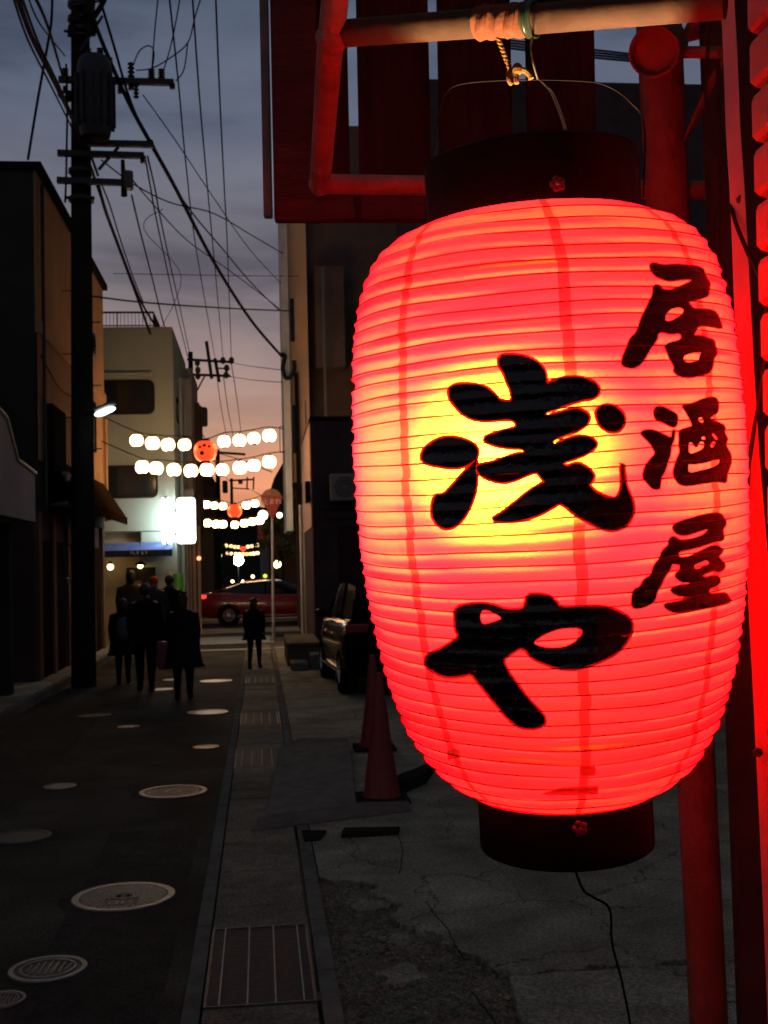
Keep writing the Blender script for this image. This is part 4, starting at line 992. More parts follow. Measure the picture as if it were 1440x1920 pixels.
for desc, Yr, pts, red in mid:
    allp = []
    for i, p in enumerate(pts):
        if p == 'R':
            c = PY(red[0], red[1], Yr); allp.append(c+Vector((0, 0, .26)))
            o = lantern_thing(c, .25, E_red, 'smaller looking red lantern in the middle of the second pair of strings', None, name='red_lantern'); continue
        c = PY(p[0], p[1], Yr); allp.append(c+Vector((0, 0, .19)))
        lantern_thing(c, .137, E_small, 'white lantern on the %s string, place %s from its left end' % (desc, ['one', 'two', 'three', 'four', 'five', 'six', 'seven', 'eight'][i]), 'white lanterns on the second strings')
    P_ = spline([allp[0]+Vector((-.6, 0, .25))]+allp+[allp[-1]+Vector((.7, 0, .3))], 3)
    tag(MB().tube(P_, .012, 5).build('lantern_string', M['wire'], loc=P_[0]), 'dark cord carrying the %s row of lanterns' % desc, 'cord')
for j, pts in enumerate(([(424, 1023), (433, 1024), (440, 1025.5), (447, 1026), (465, 1025), (472, 1024), (482, 1022)], [(427, 1037), (434, 1038), (442, 1038.5), (449, 1039), (456, 1039), (463, 1039), (470, 1038.5), (476, 1038), (483, 1037)])):
    Yr = 96+j
    for p in pts: lantern_thing(PY(p[0], p[1], Yr), .15, E_far, 'tiny far lantern glowing on the farthest strings', 'tiny lanterns on the farthest strings', near=False)
    P_ = spline([PY(a, b-3.6, Yr) for a, b in pts], 2)
    tag(MB().tube(P_, .012, 4).build('lantern_string', M['wire'], loc=P_[0]), 'far %s cord of tiny lanterns' % ('upper', 'lower')[j], 'cord')
lantern_thing(PY(456, 1029, 96), .22, E_red, 'tiny far red lantern on the farthest string', None, near=False, name='red_lantern')
# flood light and distant lamps
fl = thing('flood_light', 'dazzling white flood light far down the street', 'lamp', PY(447, 1062, 110))
MB().ell(PY(447, 1050, 110), .46, .3, .5, 14, 8).build('lens', E_flood, parent=fl)
MB().tube([PY(447, 1060, 110.3), Vector((PY(447, 1060, 110.3).x, 110.3, 0))], .06, 6).build('pole', M['pole'], parent=fl)
for (px_, py_, y_, r_, lab) in ((412, 1042, 90, .16, 'small white lamp left of the flood light'), (436, 1067, 110, .13, 'small lamp just under the flood light'), (436, 1090, 60, .07, 'tiny white lamp seen over the red car roof, left one'), (455, 1090, 60, .06, 'tiny white lamp seen over the red car roof, middle one'), (474, 1081, 70, .09, 'dim greenish lamp over the red car roof')):
    lampball('distant_lamp', lab, PY(px_, py_, y_), r_, E_warm if y_ < 80 else emis('pale_lamp', (1, .9, .6), 9), cap=False)
lampball('distant_lamp', 'yellow green upright light right of the flood light', PY(497, 1080, 60), .10, emis('lime_lamp', (.75, .9, .05), 1.5), cap=False)

# ================================================================== cars
def make_car(name, label, paint, loc, rz, prof, L_, W_, gl_h, wheels, wr=.32, tail=False):
    """local: +x is the front. prof rows: x, z_low, z_belt, half width"""
    o = thing(name, label, 'car', loc, rz)
    b = MB(); n = len(prof)
    rows = []
    for (x, zl, zb, hw2, zr, hr) in prof:
        rows.append([(x, -hw2*.86, zl), (x, -hw2*.98, zl+.12), (x, -hw2, (zl+zb)/2), (x, -hw2*.96, zb-.05), (x, -hw2*.88, zb), (x, 0, zb+.03), (x, hw2*.88, zb), (x, hw2*.96, zb-.05), (x, hw2, (zl+zb)/2), (x, hw2*.98, zl+.12), (x, hw2*.86, zl)])
    k = len(rows[0]); vs = [Vector(p) for r_ in rows for p in r_]; fs = []
    for i in range(n-1):
        for j in range(k): fs.append((i*k+j, (i+1)*k+j, (i+1)*k+(j+1) % k, i*k+(j+1) % k))
    fs.append(tuple(range(k))); fs.append(tuple((n-1)*k+j for j in range(k))[::-1])
    b.add(vs, fs); b.build('body', paint, parent=o, local=True, ang=50)
    # greenhouse: glass loft + painted roof
    gh = [(x, zb, hw2*.86, zr, hr) for (x, zl, zb, hw2, zr, hr) in prof if zr is not None]
    g = MB(); rows = []
    for (x, zb, hb_, zr, hr) in gh: rows.append([(x, -hb_, zb-.02), (x, -hr, zr-.05), (x, -hr*.8, zr-.01), (x, 0, zr), (x, hr*.8, zr-.01), (x, hr, zr-.05), (x, hb_, zb-.02)])
    k = 7; vs = [Vector(p) for r_ in rows for p in r_]; fs = []
    for i in range(len(gh)-1):
        for j in range(k-1): fs.append((i*k+j, (i+1)*k+j, (i+1)*k+j+1, i*k+j+1))
    g.add(vs, fs); g.build('window_glass', M['carglass'] if paint == M['carblack'] else M['glass'], parent=o, local=True, ang=50)
    top = [r_ for r_, h in zip(rows, gh) if h[3] > max(q_[3] for q_ in gh)-.09]
    rf = MB(); vs = [Vector(p)+Vector((0, 0, .012)) for r_ in top for p in r_[1:6]]; fs = []
    for i in range(len(top)-1):
        for j in range(4): fs.append((i*5+j, (i+1)*5+j, (i+1)*5+j+1, i*5+j+1))
    rf.add(vs, fs); rf.build('roof', paint, parent=o, local=True, ang=60)
    for s_ in (-1, 1):
        for a, c in ((0, 1), (len(gh)-1, len(gh)-2)):
            pl = [Vector((gh[a][0], s_*gh[a][2], gh[a][1])), Vector((rows[c][1][0], s_*gh[c][4], gh[c][3]-.04))]
            MB().bar(pl[0], pl[1], .05, .035).build('pillar', paint, parent=o, local=True, smooth=False)
        mi = len(gh)//2
        MB().bar((gh[mi][0], s_*gh[mi][2]*1.0, gh[mi][1]), (gh[mi][0]+.02, s_*gh[mi][4]*1.01, gh[mi][3]-.04), .06, .02).build('pillar', M['black'], parent=o, local=True, smooth=False)
        MB().ell((gh[-2][0]+.05, s_*(gh[-2][2]+.14), gh[-2][1]+.07), .06, .1, .07, 8, 6).build('mirror', paint, parent=o, local=True)
        for hx in (-.45, .45): MB().box(hx-.09, hx+.09, s_*W_/2-.012*s_, s_*W_/2+.012*s_, .78, .81).build('door_handle', M['chrome'], parent=o, local=True, smooth=False)
        MB().box(-L_*.27, L_*.27, s_*W_/2-.01, s_*W_/2+.014, .27, .30).build('sill_trim', M['chrome'], parent=o, local=True, smooth=False)
        for xw in wheels:
            yw = s_*(W_/2-.10)
            t = MB(); t.lathe([(wr*.62, -.11), (wr*.93, -.11), (wr, -.07), (wr, .07), (wr*.93, .11), (wr*.62, .11)], Vector((xw, yw, wr)), Vector((0, 1, 0)), 28, cap=False)
            wo = t.build('wheel', M['tyre'], parent=o, local=True)
            ri = MB(); yc = yw+s_*.085
            ri.lathe([(wr*.64, -.02), (wr*.66, .02), (wr*.58, .02), (wr*.56, -.02)], Vector((xw, yc, wr)), Vector((0, 1, 0)), 24, cap=False)
            for a in range(10):
                t_ = a*math.tau/10; ri.bar(Vector((xw, yc, wr)), Vector((xw+wr*.6*math.cos(t_), yc, wr+wr*.6*math.sin(t_))), .02, .035, Vector((0, 1, 0)))
            ri.lathe([(.001, -.02), (wr*.16, -.02), (wr*.16, .025), (.001, .03)], Vector((xw, yc, wr)), Vector((0, 1, 0)), 12, cap=False)
            r_o = ri.build('rim', M['chrome'], parent=wo, local=True)
            MB().lathe([(wr*1.02, 0), (wr*1.16, 0), (wr*1.16, .02), (wr*1.02, .02)], Vector((xw, s_*(W_/2-.012)-.01, wr)), Vector((0, 1, 0)), 24, cap=False).build('wheel_arch', M['black'], parent=o, local=True)
        x0 = prof[0][0]; hwr = prof[1][3]
        MB().box(x0-.02, x0+.25, s_*hwr*.62, s_*hwr*1.005, .86, .98).build('tail_light', E_tail if (tail) else mat('dark_red_lens', (.25, .01, .01), .2), parent=o, local=True, bevel=.02)
        x1 = prof[-1][0]
        MB().box(x1-.28, x1-.02, s_*W_*.30, s_*W_*.455, .64, .76).build('headlight', M['chrome'], parent=o, local=True, bevel=.02)
    MB().box(prof[0][0]-.04, prof[0][0]+.1, -W_*.42, W_*.42, .32, .55).build('rear_bumper', paint, parent=o, local=True, bevel=.03)
    MB().box(prof[-1][0]-.1, prof[-1][0]+.04, -W_*.42, W_*.42, .28, .5).build('front_bumper', paint, parent=o, local=True, bevel=.03)
    MB().box(prof[0][0]-.055, prof[0][0]-.04, -.17, .17, .62, .78).build('number_plate', M['signwhite'], parent=o, local=True, smooth=False)
    return o
# rows: x, z_low, z_belt, halfwidth, z_roof, half roof width
sed = [(-2.3, .42, .90, .72, None, 0), (-2.2, .30, 1.00, .84, None, 0), (-1.9, .24, 1.04, .89, 1.06, .62), (-1.45, .2, 1.02, .90, 1.20, .60), (-.9, .2, .99, .91, 1.36, .60), (-.2, .2, .96, .91, 1.415, .60), (.35, .2, .94, .91, 1.39, .60), (.9, .2, .93, .91, 1.20, .62), (1.25, .2, .92, .9, .95, .66), (1.7, .22, .84, .89, None, 0), (2.15, .26, .74, .84, None, 0), (2.38, .34, .6, .70, None, 0)]
cxr = PY(372, 1100, 37.7).x+2.3
make_car('parked_car', 'glossy red saloon car with lit tail lamp crossing the end of the street', M['carred'], (cxr, 37.7+.9, .002), 0, sed, 4.68, 1.82, .4, (-1.36, 1.42), .325, tail=True)
hat = [(-1.9, .45, .95, .70, None, 0), (-1.84, .32, 1.02, .82, 1.03, .74), (-1.72, .26, 1.04, .84, 1.34, .66), (-1.45, .22, 1.03, .85, 1.53, .62), (-.6, .2, 1.0, .85, 1.58, .62), (.3, .2, .98, .85, 1.54, .62), (.8, .2, .97, .85, 1.30, .64), (1.15, .2, .96, .84, 1.0, .68), (1.5, .24, .86, .82, None, 0), (1.8, .34, .66, .68, None, 0)]
cb_ = G(636, 1302)
make_car('parked_car', 'black hatchback parked with its rear to the viewer, mostly behind the lantern', M['carblack'], (cb_.x+.80, cb_.y+1.45, .002), R(93), hat, 3.7, 1.68, .4, (-1.2, 1.2), .31, tail=False)

# ================================================================== traffic cones, ramp board
def cone(px, py, label, hgt, hw2, tilt=0):
    c = G(px, py); o = thing('traffic_cone', label, 'traffic cone', c, group='traffic cones by the ramp')
    b = MB()
    b.add([(-hw2, -hw2, 0), (hw2, -hw2, 0), (hw2, hw2, 0), (-hw2, hw2, 0), (-hw2*.95, -hw2*.95, .035), (hw2*.95, -hw2*.95, .035), (hw2*.95, hw2*.95, .035), (-hw2*.95, hw2*.95, .035)], [(3, 2, 1, 0), (4, 5, 6, 7), (0, 1, 5, 4), (1, 2, 6, 5), (2, 3, 7, 6), (3, 0, 4, 7)])
    b.build('base', M['rubber'], parent=o, local=True, smooth=False)
    r0_ = hw2*.68
    MB().lathe([(r0_*1.08, .036), (r0_, .06), (r0_*.62, hgt*.45), (r0_*.62*.99, hgt*.45), (r0_*.22, hgt*.97), (r0_*.16, hgt)], n=26).build('cone_body', M['cone'], parent=o, local=True)
    MB().lathe([(r0_*.50, hgt*.60), (r0_*.36, hgt*.78)], n=26, cap=False).build('reflective_band', mat('faded_band', (.34, .16, .12), .5), parent=o, local=True)
    return o
cone(716, 1500, 'front orange traffic cone standing on the rubber ramp strip', .95, .20)
cone(702, 1404, 'rear orange traffic cone half hidden by the front one', .90, .20)
# tied strap/weight bar behind the front cone
a = G(735, 1495, .06); b_ = G(800, 1452, .06)
tag(MB().prism([G(730, 1500, 0), G(800, 1470, 0), G(815, 1448, 0), G(740, 1478, 0)], (0, 0, .10)).build('cone_weight', M['rubber'], loc=a, smooth=False, bevel=.01), 'black rubber weight lying against the front cone base', 'cone weight')
rp = thing('kerb_ramp', 'grey ramp board with ribbed front strip laid beside the gutter', 'ramp', G(560, 1530))
c4 = [G(497, 1536), G(669, 1512), G(655, 1408), G(528, 1412)]
q = MB(); z0, z1 = .025, .085
q.add([c4[0]+Vector((0, 0, z0)), c4[1]+Vector((0, 0, z0)), c4[2]+Vector((0, 0, z1)), c4[3]+Vector((0, 0, z1)), c4[0], c4[1], c4[2], c4[3]], [(0, 1, 2, 3), (4, 5, 1, 0), (5, 6, 2, 1), (6, 7, 3, 2), (7, 4, 0, 3), (7, 6, 5, 4)])
q.build('board', M['ramp'], parent=rp, smooth=False, bevel=.006)
s4 = [G(470, 1560), G(772, 1522), G(764, 1500), G(484, 1538)]
q = MB(); q.add([s4[0]+Vector((0, 0, .006)), s4[1]+Vector((0, 0, .006)), s4[2]+Vector((0, 0, .024)), s4[3]+Vector((0, 0, .024)), *s4], [(0, 1, 2, 3), (4, 5, 1, 0), (5, 6, 2, 1), (6, 7, 3, 2), (7, 4, 0, 3), (7, 6, 5, 4)])
q.build('edge_strip', M['ramp'], parent=rp, smooth=False)
q = MB(); nr = 60
for i in range(nr):
    t = (i+.3)/nr; a = s4[0].lerp(s4[1], t)+Vector((0, 0, .010)); b_ = s4[3].lerp(s4[2], t)+Vector((0, 0, .027)); q.bar(a, b_, .012, .008)
tag(q.build('ribs', M['ramp'], parent=rp, smooth=False), kind='stuff')
MB().prism([G(528, 1414), G(655, 1410), G(652, 1396), G(560, 1398)], (0, 0, .07)).build('rear_lip', M['kerb'], parent=rp, smooth=False)
tag(MB().prism([G(640, 1572), G(745, 1566), G(750, 1558), G(645, 1560)], (0, 0, .03)).build('rubber_strip', M['rubber'], loc=G(690, 1570), smooth=False), 'flat dark rubber strip lying in front of the ramp', 'strip')
tag(MB().prism([G(572, 1580), G(600, 1576), G(612, 1562), G(566, 1562)], (0, 0, .02)).build('rubber_piece', M['rubber'], loc=G(590, 1575), smooth=False), 'small broken rubber piece at the ramp corner by the gutter', 'debris')

# ================================================================== people
def person(label, feet, height, rz, cols, hem=.45, stride=.08, hairstyle='short', build=1.0, armpose=0, skirt=False):
    top, legs = cols
    o = thing('person', label, 'person', feet, rz)
    H = height
    # skeleton (local, faces +y)
    V = [(0, 0, .52), (0, .0, .62), (0, .005, .73), (0, .0, .815), (0, .012, .862), (0, .016, .915), (0, .016, .955)]
    E = [(0, 1), (1, 2), (2, 3), (3, 4), (4, 5), (5, 6)]
    Rr = [.082, .075, .088, .040, .034, .056, .045]
    def ad(p, r_, par): V.append(p); Rr.append(r_); E.append((par, len(V)-1)); return len(V)-1
    hands = []
    for s_ in (-1, 1):
        sh = ad((s_*.098, 0, .785), .042, 2)
        sw = s_*stride*.7
        el = ad((s_*.125, -sw*.5, .64), .031, sh)
        if armpose and s_ > 0: wr_ = ad((s_*.10, .10, .66), .021, el)
        else: wr_ = ad((s_*.128, -sw+.03, .50), .021, el)
        ha = ad((V[wr_][0], V[wr_][1]+.008, V[wr_][2]-.035), .018, wr_); hands.append((V[ha], s_))
        hp_ = ad((s_*.052, 0, .485), .066, 0)
        kn = ad((s_*.052, s_*stride*.55+.01, .275), .042, hp_)
        an = ad((s_*.05, s_*stride-.01, .045), .026, kn)
        ad((s_*.055, s_*stride+.075, .018), .020, an)
    me = bpy.data.meshes.new('body'); me.from_pydata([Vector(v)*H for v in V], E, [])
    b = bpy.data.objects.new('body', me); COL.objects.link(b)
    sk = b.modifiers.new('skin', 'SKIN'); 
    lay = me.skin_vertices[0] if me.skin_vertices else None
    if lay is None:
        bm = bmesh.new(); bm.from_mesh(me); bm.verts.layers.skin.verify(); bm.to_mesh(me); bm.free(); lay = me.skin_vertices[0]
    for i, d in enumerate(lay.data):
        rx = Rr[i]*H*build; d.radius = (rx, rx*(.72 if i in (0, 1, 2) else 1)); d.use_root = (i == 0)
    ssb = b.modifiers.new('sub', 'SUBSURF'); ssb.levels = 1; ssb.render_levels = 1
    dg = bpy.context.evaluated_depsgraph_get(); me2 = bpy.data.meshes.new_from_object(b.evaluated_get(dg)); bpy.data.objects.remove(b)
    bm = bmesh.new(); bm.from_mesh(me2)
    # face: nose, ears, fingers in the same mesh
    ex = MB()
    ex.ell(Vector((0, .016, .915))*H, .045*H, .056*H, .066*H, 14, 10)
    ex.ell(Vector((0, .071, .905))*H, .008*H, .012*H, .014*H, 8, 6)
    for s_ in (-1, 1):
        ex.ell(Vector((s_*.047, .012, .908))*H, .006*H, .012*H, .018*H, 8, 6)
        ex.ell(Vector((s_*.018, .066, .918))*H, .009*H, .006*H, .005*H, 8, 6)
    ex.ell(Vector((0, .066, .882))*H, .016*H, .006*H, .004*H, 8, 6)
    for hv, s_ in hands:
        h_ = Vector(hv)*H
        for k_, (dx_, ln) in enumerate(((-.012, .036), (-.004, .042), (.004, .040), (.012, .032))):
            ex.tube([h_+Vector((0, dx_*H, -.005*H)), h_+Vector((-s_*.003*H, dx_*H*1.2, -.02*H-ln*H*.4)), h_+Vector((-s_*.010*H, dx_*H*1.2, -.018*H-ln*H*.8))], [.0055*H, .005*H, .004*H], 5)
        ex.tube([h_+Vector((0, .014*H, .01*H)), h_+Vector((-s_*.004*H, .028*H, -.018*H))], [.006*H, .005*H], 5)
    base = len(bm.verts); vv = [bm.verts.new(v) for v in ex.v]
    for f in ex.f:
        try: bm.faces.new([vv[i] for i in f])
        except Exception: pass
    bm.to_mesh(me2); bm.free()
    me2.materials.clear(); 
    for mm in (M['skin'], legs, M['rubber']): me2.materials.append(mm)
    for p in me2.polygons:
        z = p.center.z/H; p.material_index = 2 if z < .045 else (1 if z < .50 and abs(p.center.x) < .11*H else 0); p.use_smooth = True
    me2.name = 'body'
    bo = bpy.data.objects.new('body', me2); COL.objects.link(bo); bo.parent = o
    # coat as a shell around torso and arms
    q = MB(); n = 24
    secs = [(.835, .038, .040), (.82, .075, .052), (.80, .118, .062), (.76, .132, .075), (.70, .128, .08), (.62, .118, .078), (.55, .125, .086), (hem+.03, .135+(.025 if skirt else 0), .098+(.02 if skirt else 0)), (hem, .142+(.038 if skirt else 0), .105+(.035 if skirt else 0))]
    vs = []; fs = []
    for z, a_, b_ in secs:
        for j in range(n):
            t = math.tau*j/n; fold = 1+.04*math.sin(j*2.3+z*20)*(1 if z < .6 else .3)
            vs.append(Vector((a_*build*math.cos(t)*fold, b_*build*math.sin(t)*fold, z))*H)
    for i in range(len(secs)-1):
        for j in range(n): fs.append((i*n+j, (i+1)*n+j, (i+1)*n+(j+1) % n, i*n+(j+1) % n))
    fs.append(tuple(range(n))[::-1])
    q.add(vs, fs)
    for hv, s_ in hands:
        idx = hands.index((hv, s_)); 
        sh = Vector((s_*.100, 0, .79)); el = Vector((s_*.132, -s_*stride*.35, .64)); wr_ = Vector(hv)+Vector((0, -.004, .03))
        q.tube([sh*H, ((sh+el)/2)*H, el*H, ((el+wr_)/2)*H, wr_*H], [.05*H, .046*H, .040*H, .034*H, .029*H], 12)
    q.build('coat', top, parent=o, local=True, ang=60)
    for s_ in (-1, 1):
        fy = s_*stride
        MB().ell(Vector((s_*.053*H, (fy+.022)*H, .026*H)), .030*H, .074*H, .028*H, 12, 8).build('shoe', M['rubber'], parent=o, local=True)
    # hair
    q = MB()
    if hairstyle != 'cap':
        q.ell(Vector((0, .004, .925))*H, .054*H, .064*H, .064*H, 14, 10)
        if hairstyle in ('long', 'bun'): q.ell(Vector((0, -.025, .89))*H, .05*H, .045*H, .07*H, 12, 8)
        if hairstyle == 'bun':
            for a_, z_, r_ in ((.012, .988, .022), (.035, .99, .014), (-.006, .998, .012)): q.ell(Vector((a_, -.02, z_))*H, r_*H, r_*H, r_*.8*H, 10, 6)
        q.build('hair', M['hair'], parent=o, local=True)
    else:
        q.ell(Vector((0, .006, .935))*H, .054*H, .064*H, .052*H, 14, 10); q.ell(Vector((0, .075, .925))*H, .04*H, .035*H, .006*H, 12, 6)
        q.build('cap', mat('orange_knit', (.55, .09, .03), .8), parent=o, local=True)
    return o
dark = [mat('black_coat', (.012, .011, .012), .9, bump=.2), mat('dark_navy_coat', (.014, .015, .02), .9, bump=.2), mat('dark_brown_coat', (.02, .015, .012), .9), mat('mustard_coat', (.10, .065, .025), .9), mat('dark_trousers', (.012, .012, .014), .9), mat('grey_jacket', (.05, .05, .05), .9)]
def pat(px, pyf): g = G(px, pyf); return Vector((g.x, g.y, .005))
def hgt(px, pyf, pyt): g = G(px, pyf); return PY(px, pyt, g.y).z
f = pat(274, 1296); person('man in a black coat walking away, hands down, centre of the group', f, hgt(274, 1296, 1092), R(6), (dark[0], dark[4]), .44, -.07, 'short', 1.12)
f = pat(345, 1312); person('woman with a hair bun in a long dark coat walking away', f, hgt(345, 1312, 1110), R(-4), (dark[1], dark[4]), .30, .05, 'bun', 1.12, skirt=True)
wf = f
f = pat(232, 1282); person('person with a grey backpack in dark clothes at the left of the group', f, hgt(232, 1282, 1120), R(5), (dark[2], dark[4]), .33, .06, 'long', 1.05, skirt=True)
bpk = thing('backpack', 'grey backpack on the leftmost walker', 'bag', f+Vector((.02, -.16, .92)))
MB().ell(f+Vector((.03, -.17, .86)), .13, .08, .19, 14, 10).build('bag_body', mat('grey_nylon', (.10, .10, .11), .8), parent=bpk)
MB().ell(f+Vector((.03, -.24, .78)), .09, .03, .08, 12, 8).build('pocket', mat('grey_nylon', (.10, .10, .11), .8), parent=bpk)
for s_ in (-1, 1): MB().tube([f+Vector((.03+s_*.08, -.13, .98)), f+Vector((.03+s_*.09, -.06, 1.16)), f+Vector((.03+s_*.09, .04, 1.12))], .012, 6).build('strap', M['rubber'], parent=bpk)
f = pat(478, 1254); person('girl in a dark flared coat walking alone near the gutter', f, hgt(478, 1254, 1119), R(-12), (dark[0], dark[4]), .40, .09, 'long', .98, skirt=True)
f = pat(247, 1236); person('person in a mustard coat ahead of the group under the pendant lamp', f, hgt(247, 1236, 1067), R(0), (dark[3], dark[4]), .42, .03, 'long', 1.12)
f = pat(291, 1240); person('person wearing an orange cap, partly behind the man', f, hgt(291, 1240, 1078), R(10), (dark[5], dark[4]), .45, .03, 'cap', 1.12)
f = pat(320, 1238); person('person in a dark jacket next to the green banner', f, hgt(320, 1238, 1075), R(-20), (dark[1], dark[4]), .45, .03, 'short', 1.05)
pk = thing('shopping_bag', 'dark pink shopping bag carried between the man and the woman with the bun', 'bag', (wf.x-.27, wf.y+.02, .42))
c = Vector((wf.x-.25, wf.y+.03, .60))
MB().box(c.x-.10, c.x+.10, c.y-.07, c.y+.07, .42, .80).build('bag_body', mat('pink_plastic', (.20, .03, .08), .6), parent=pk, bevel=.02)
for s_ in (-1, 1): MB().tube(spline([c+Vector((s_*.0-.06, s_*.05, .2)), c+Vector((.0, s_*.03, .30)), c+Vector((.06, s_*.05, .2))], 4), .008, 5).build('handle', M['rubber'], parent=pk)

# ================================================================== THE BIG LANTERN
DL = 1.35
LC = PD(1029, 950, DL)
toC = (C0-LC); toC.z = 0; toC.normalize()
tilt = R(5.0)
ax = (Vector((0, 0, 1))*math.cos(tilt)+toC*math.sin(tilt)).normalized()
ax = (ax-rt*.022).normalized()
ex_ = toC.cross(ax); ex_.normalize()       # will be fixed to point right
if ex_.dot(rt) < 0: ex_ = -ex_
ey_ = ax.cross(ex_).normalized()
if ey_.dot(toC) < 0: ey_ = -ey_                           # ey_: towards camera
S = DL/F
tab_ = [(400, 186), (402, 208), (412, 240), (428, 270), (450, 296), (490, 323), (560, 345), (640, 357), (780, 366), (900, 368), (1040, 362), (1150, 350), (1260, 330), (1370, 297), (1440, 256), (1478, 218), (1498, 184), (1504, 166)]
tab_ = [((950-(950-y)*.958) if y < 950 else (950+(y-950)*.962), h) for y, h in tab_]
tab_t = [(950-y)*S for y, h in tab_]; tab_r = [DL*math.sin(math.atan(h/F)) for y, h in tab_]
def smooth_r(t):
    for i in range(len(tab_)-1):
        if tab_t[i] >= t >= tab_t[i+1]:
            k_ = (tab_t[i]-t)/(tab_t[i]-tab_t[i+1]); return tab_r[i]+(tab_r[i+1]-tab_r[i])*k_
    return tab_r[0] if t > tab_t[0] else tab_r[-1]
def R_t(t):  # smoothed profile
    w_ = 0; a = 0
    for k_ in (-2, -1, 0, 1, 2):
        g_ = math.exp(-k_*k_*.5); a += g_*smooth_r(t+k_*.006); w_ += g_
    return a/w_
T0, T1 = tab_t[0], tab_t[-1]
NR = 44
rr = random.Random(11)
rib_t = [T0+(T1-T0)*i/NR for i in range(NR+1)]
rib_t = [t if i in (0, NR) else t+rr.uniform(-.0018, .0018) for i, t in enumerate(rib_t)]
sag_k = [rr.uniform(.0016, .0036) for _ in range(NR)]
def wv(t, th): return .0015*math.sin(2*th+t*11+.4)+.0009*math.sin(3*th-t*37+1)+.0006*math.sin(7*th+t*60)
def surf_r(t, th=0):
    t = t-wv(t, th)*min(1, max(0, (T0-t)/.03))*min(1, max(0, (t-T1)/.03))
    for i in range(NR):
        if rib_t[i] >= t >= rib_t[i+1]:
            f_ = (rib_t[i]-t)/(rib_t[i]-rib_t[i+1])
            s_ = sag_k[i]*(1+.35*math.sin(th*3+i*1.7)+.2*math.sin(th*8+i*2.9))
            return R_t(t)-s_*4*f_*(1-f_)*(1-.2*f_)
    return R_t(t)
def LP(th, t, r_): # th = 0 faces camera, positive to the right
    return LC+ax*t+(ex_*math.sin(th)+ey_*math.cos(th))*r_
big_l = thing('red_paper_lantern', 'huge glowing red paper lantern with black brush characters in the foreground', 'paper lantern', LC+ax*T1)
seams = [R(-40.5+45*i+(7.2+40.5-45 if i == 1 else 0)) for i in range(8)]
SW_ = R(1.55)
ths = []
base_th = [-math.pi+2*math.pi*i/160 for i in range(160)]
ths = [t for t in base_th if all(abs((t-s_+math.pi) % math.tau-math.pi) > R(2.6) for s_ in seams)]
for s_ in seams:
    for d_ in (-SW_-.006, -SW_, -SW_*.33, SW_*.33, SW_, SW_+.006): ths.append((s_+d_+math.pi) % math.tau-math.pi)
ths.sort(); NT = len(ths)
def is_seam(a, b):
    m_ = (a+b)/2; return any(abs((m_-s_+math.pi) % math.tau-math.pi) < SW_*.99 for s_ in seams)
q = MB(); SUB = 5; ti = []
for i in range(NR):
    for k_ in range(SUB): ti.append((rib_t[i]+(rib_t[i+1]-rib_t[i])*k_/SUB, i))
ti.append((rib_t[NR], NR))
jit = {i: rr.uniform(-.007, .007) for i in range(NR+1)}
for (t, i) in ti:
    tc_ = max(0, (t-T0*.80)/(T0*.2)) if t > T0*.80 else 0
    for th in ths:
        wv_ = wv(t, th)*min(1, max(0, (T0-t)/.03))*min(1, max(0, (t-T1)/.03))
        q.v.append(LP(th+jit[i]-tc_*.05, t+wv_, surf_r(t+wv_-1e-7, th)))
for a in range(len(ti)-1):
    for b in range(NT):
        b2 = (b+1) % NT; q.f.append([a*NT+b, (a+1)*NT+b, (a+1)*NT+b2, a*NT+b2])
        q.m.append(1 if (b2 and is_seam(ths[b], ths[b2])) else 0)
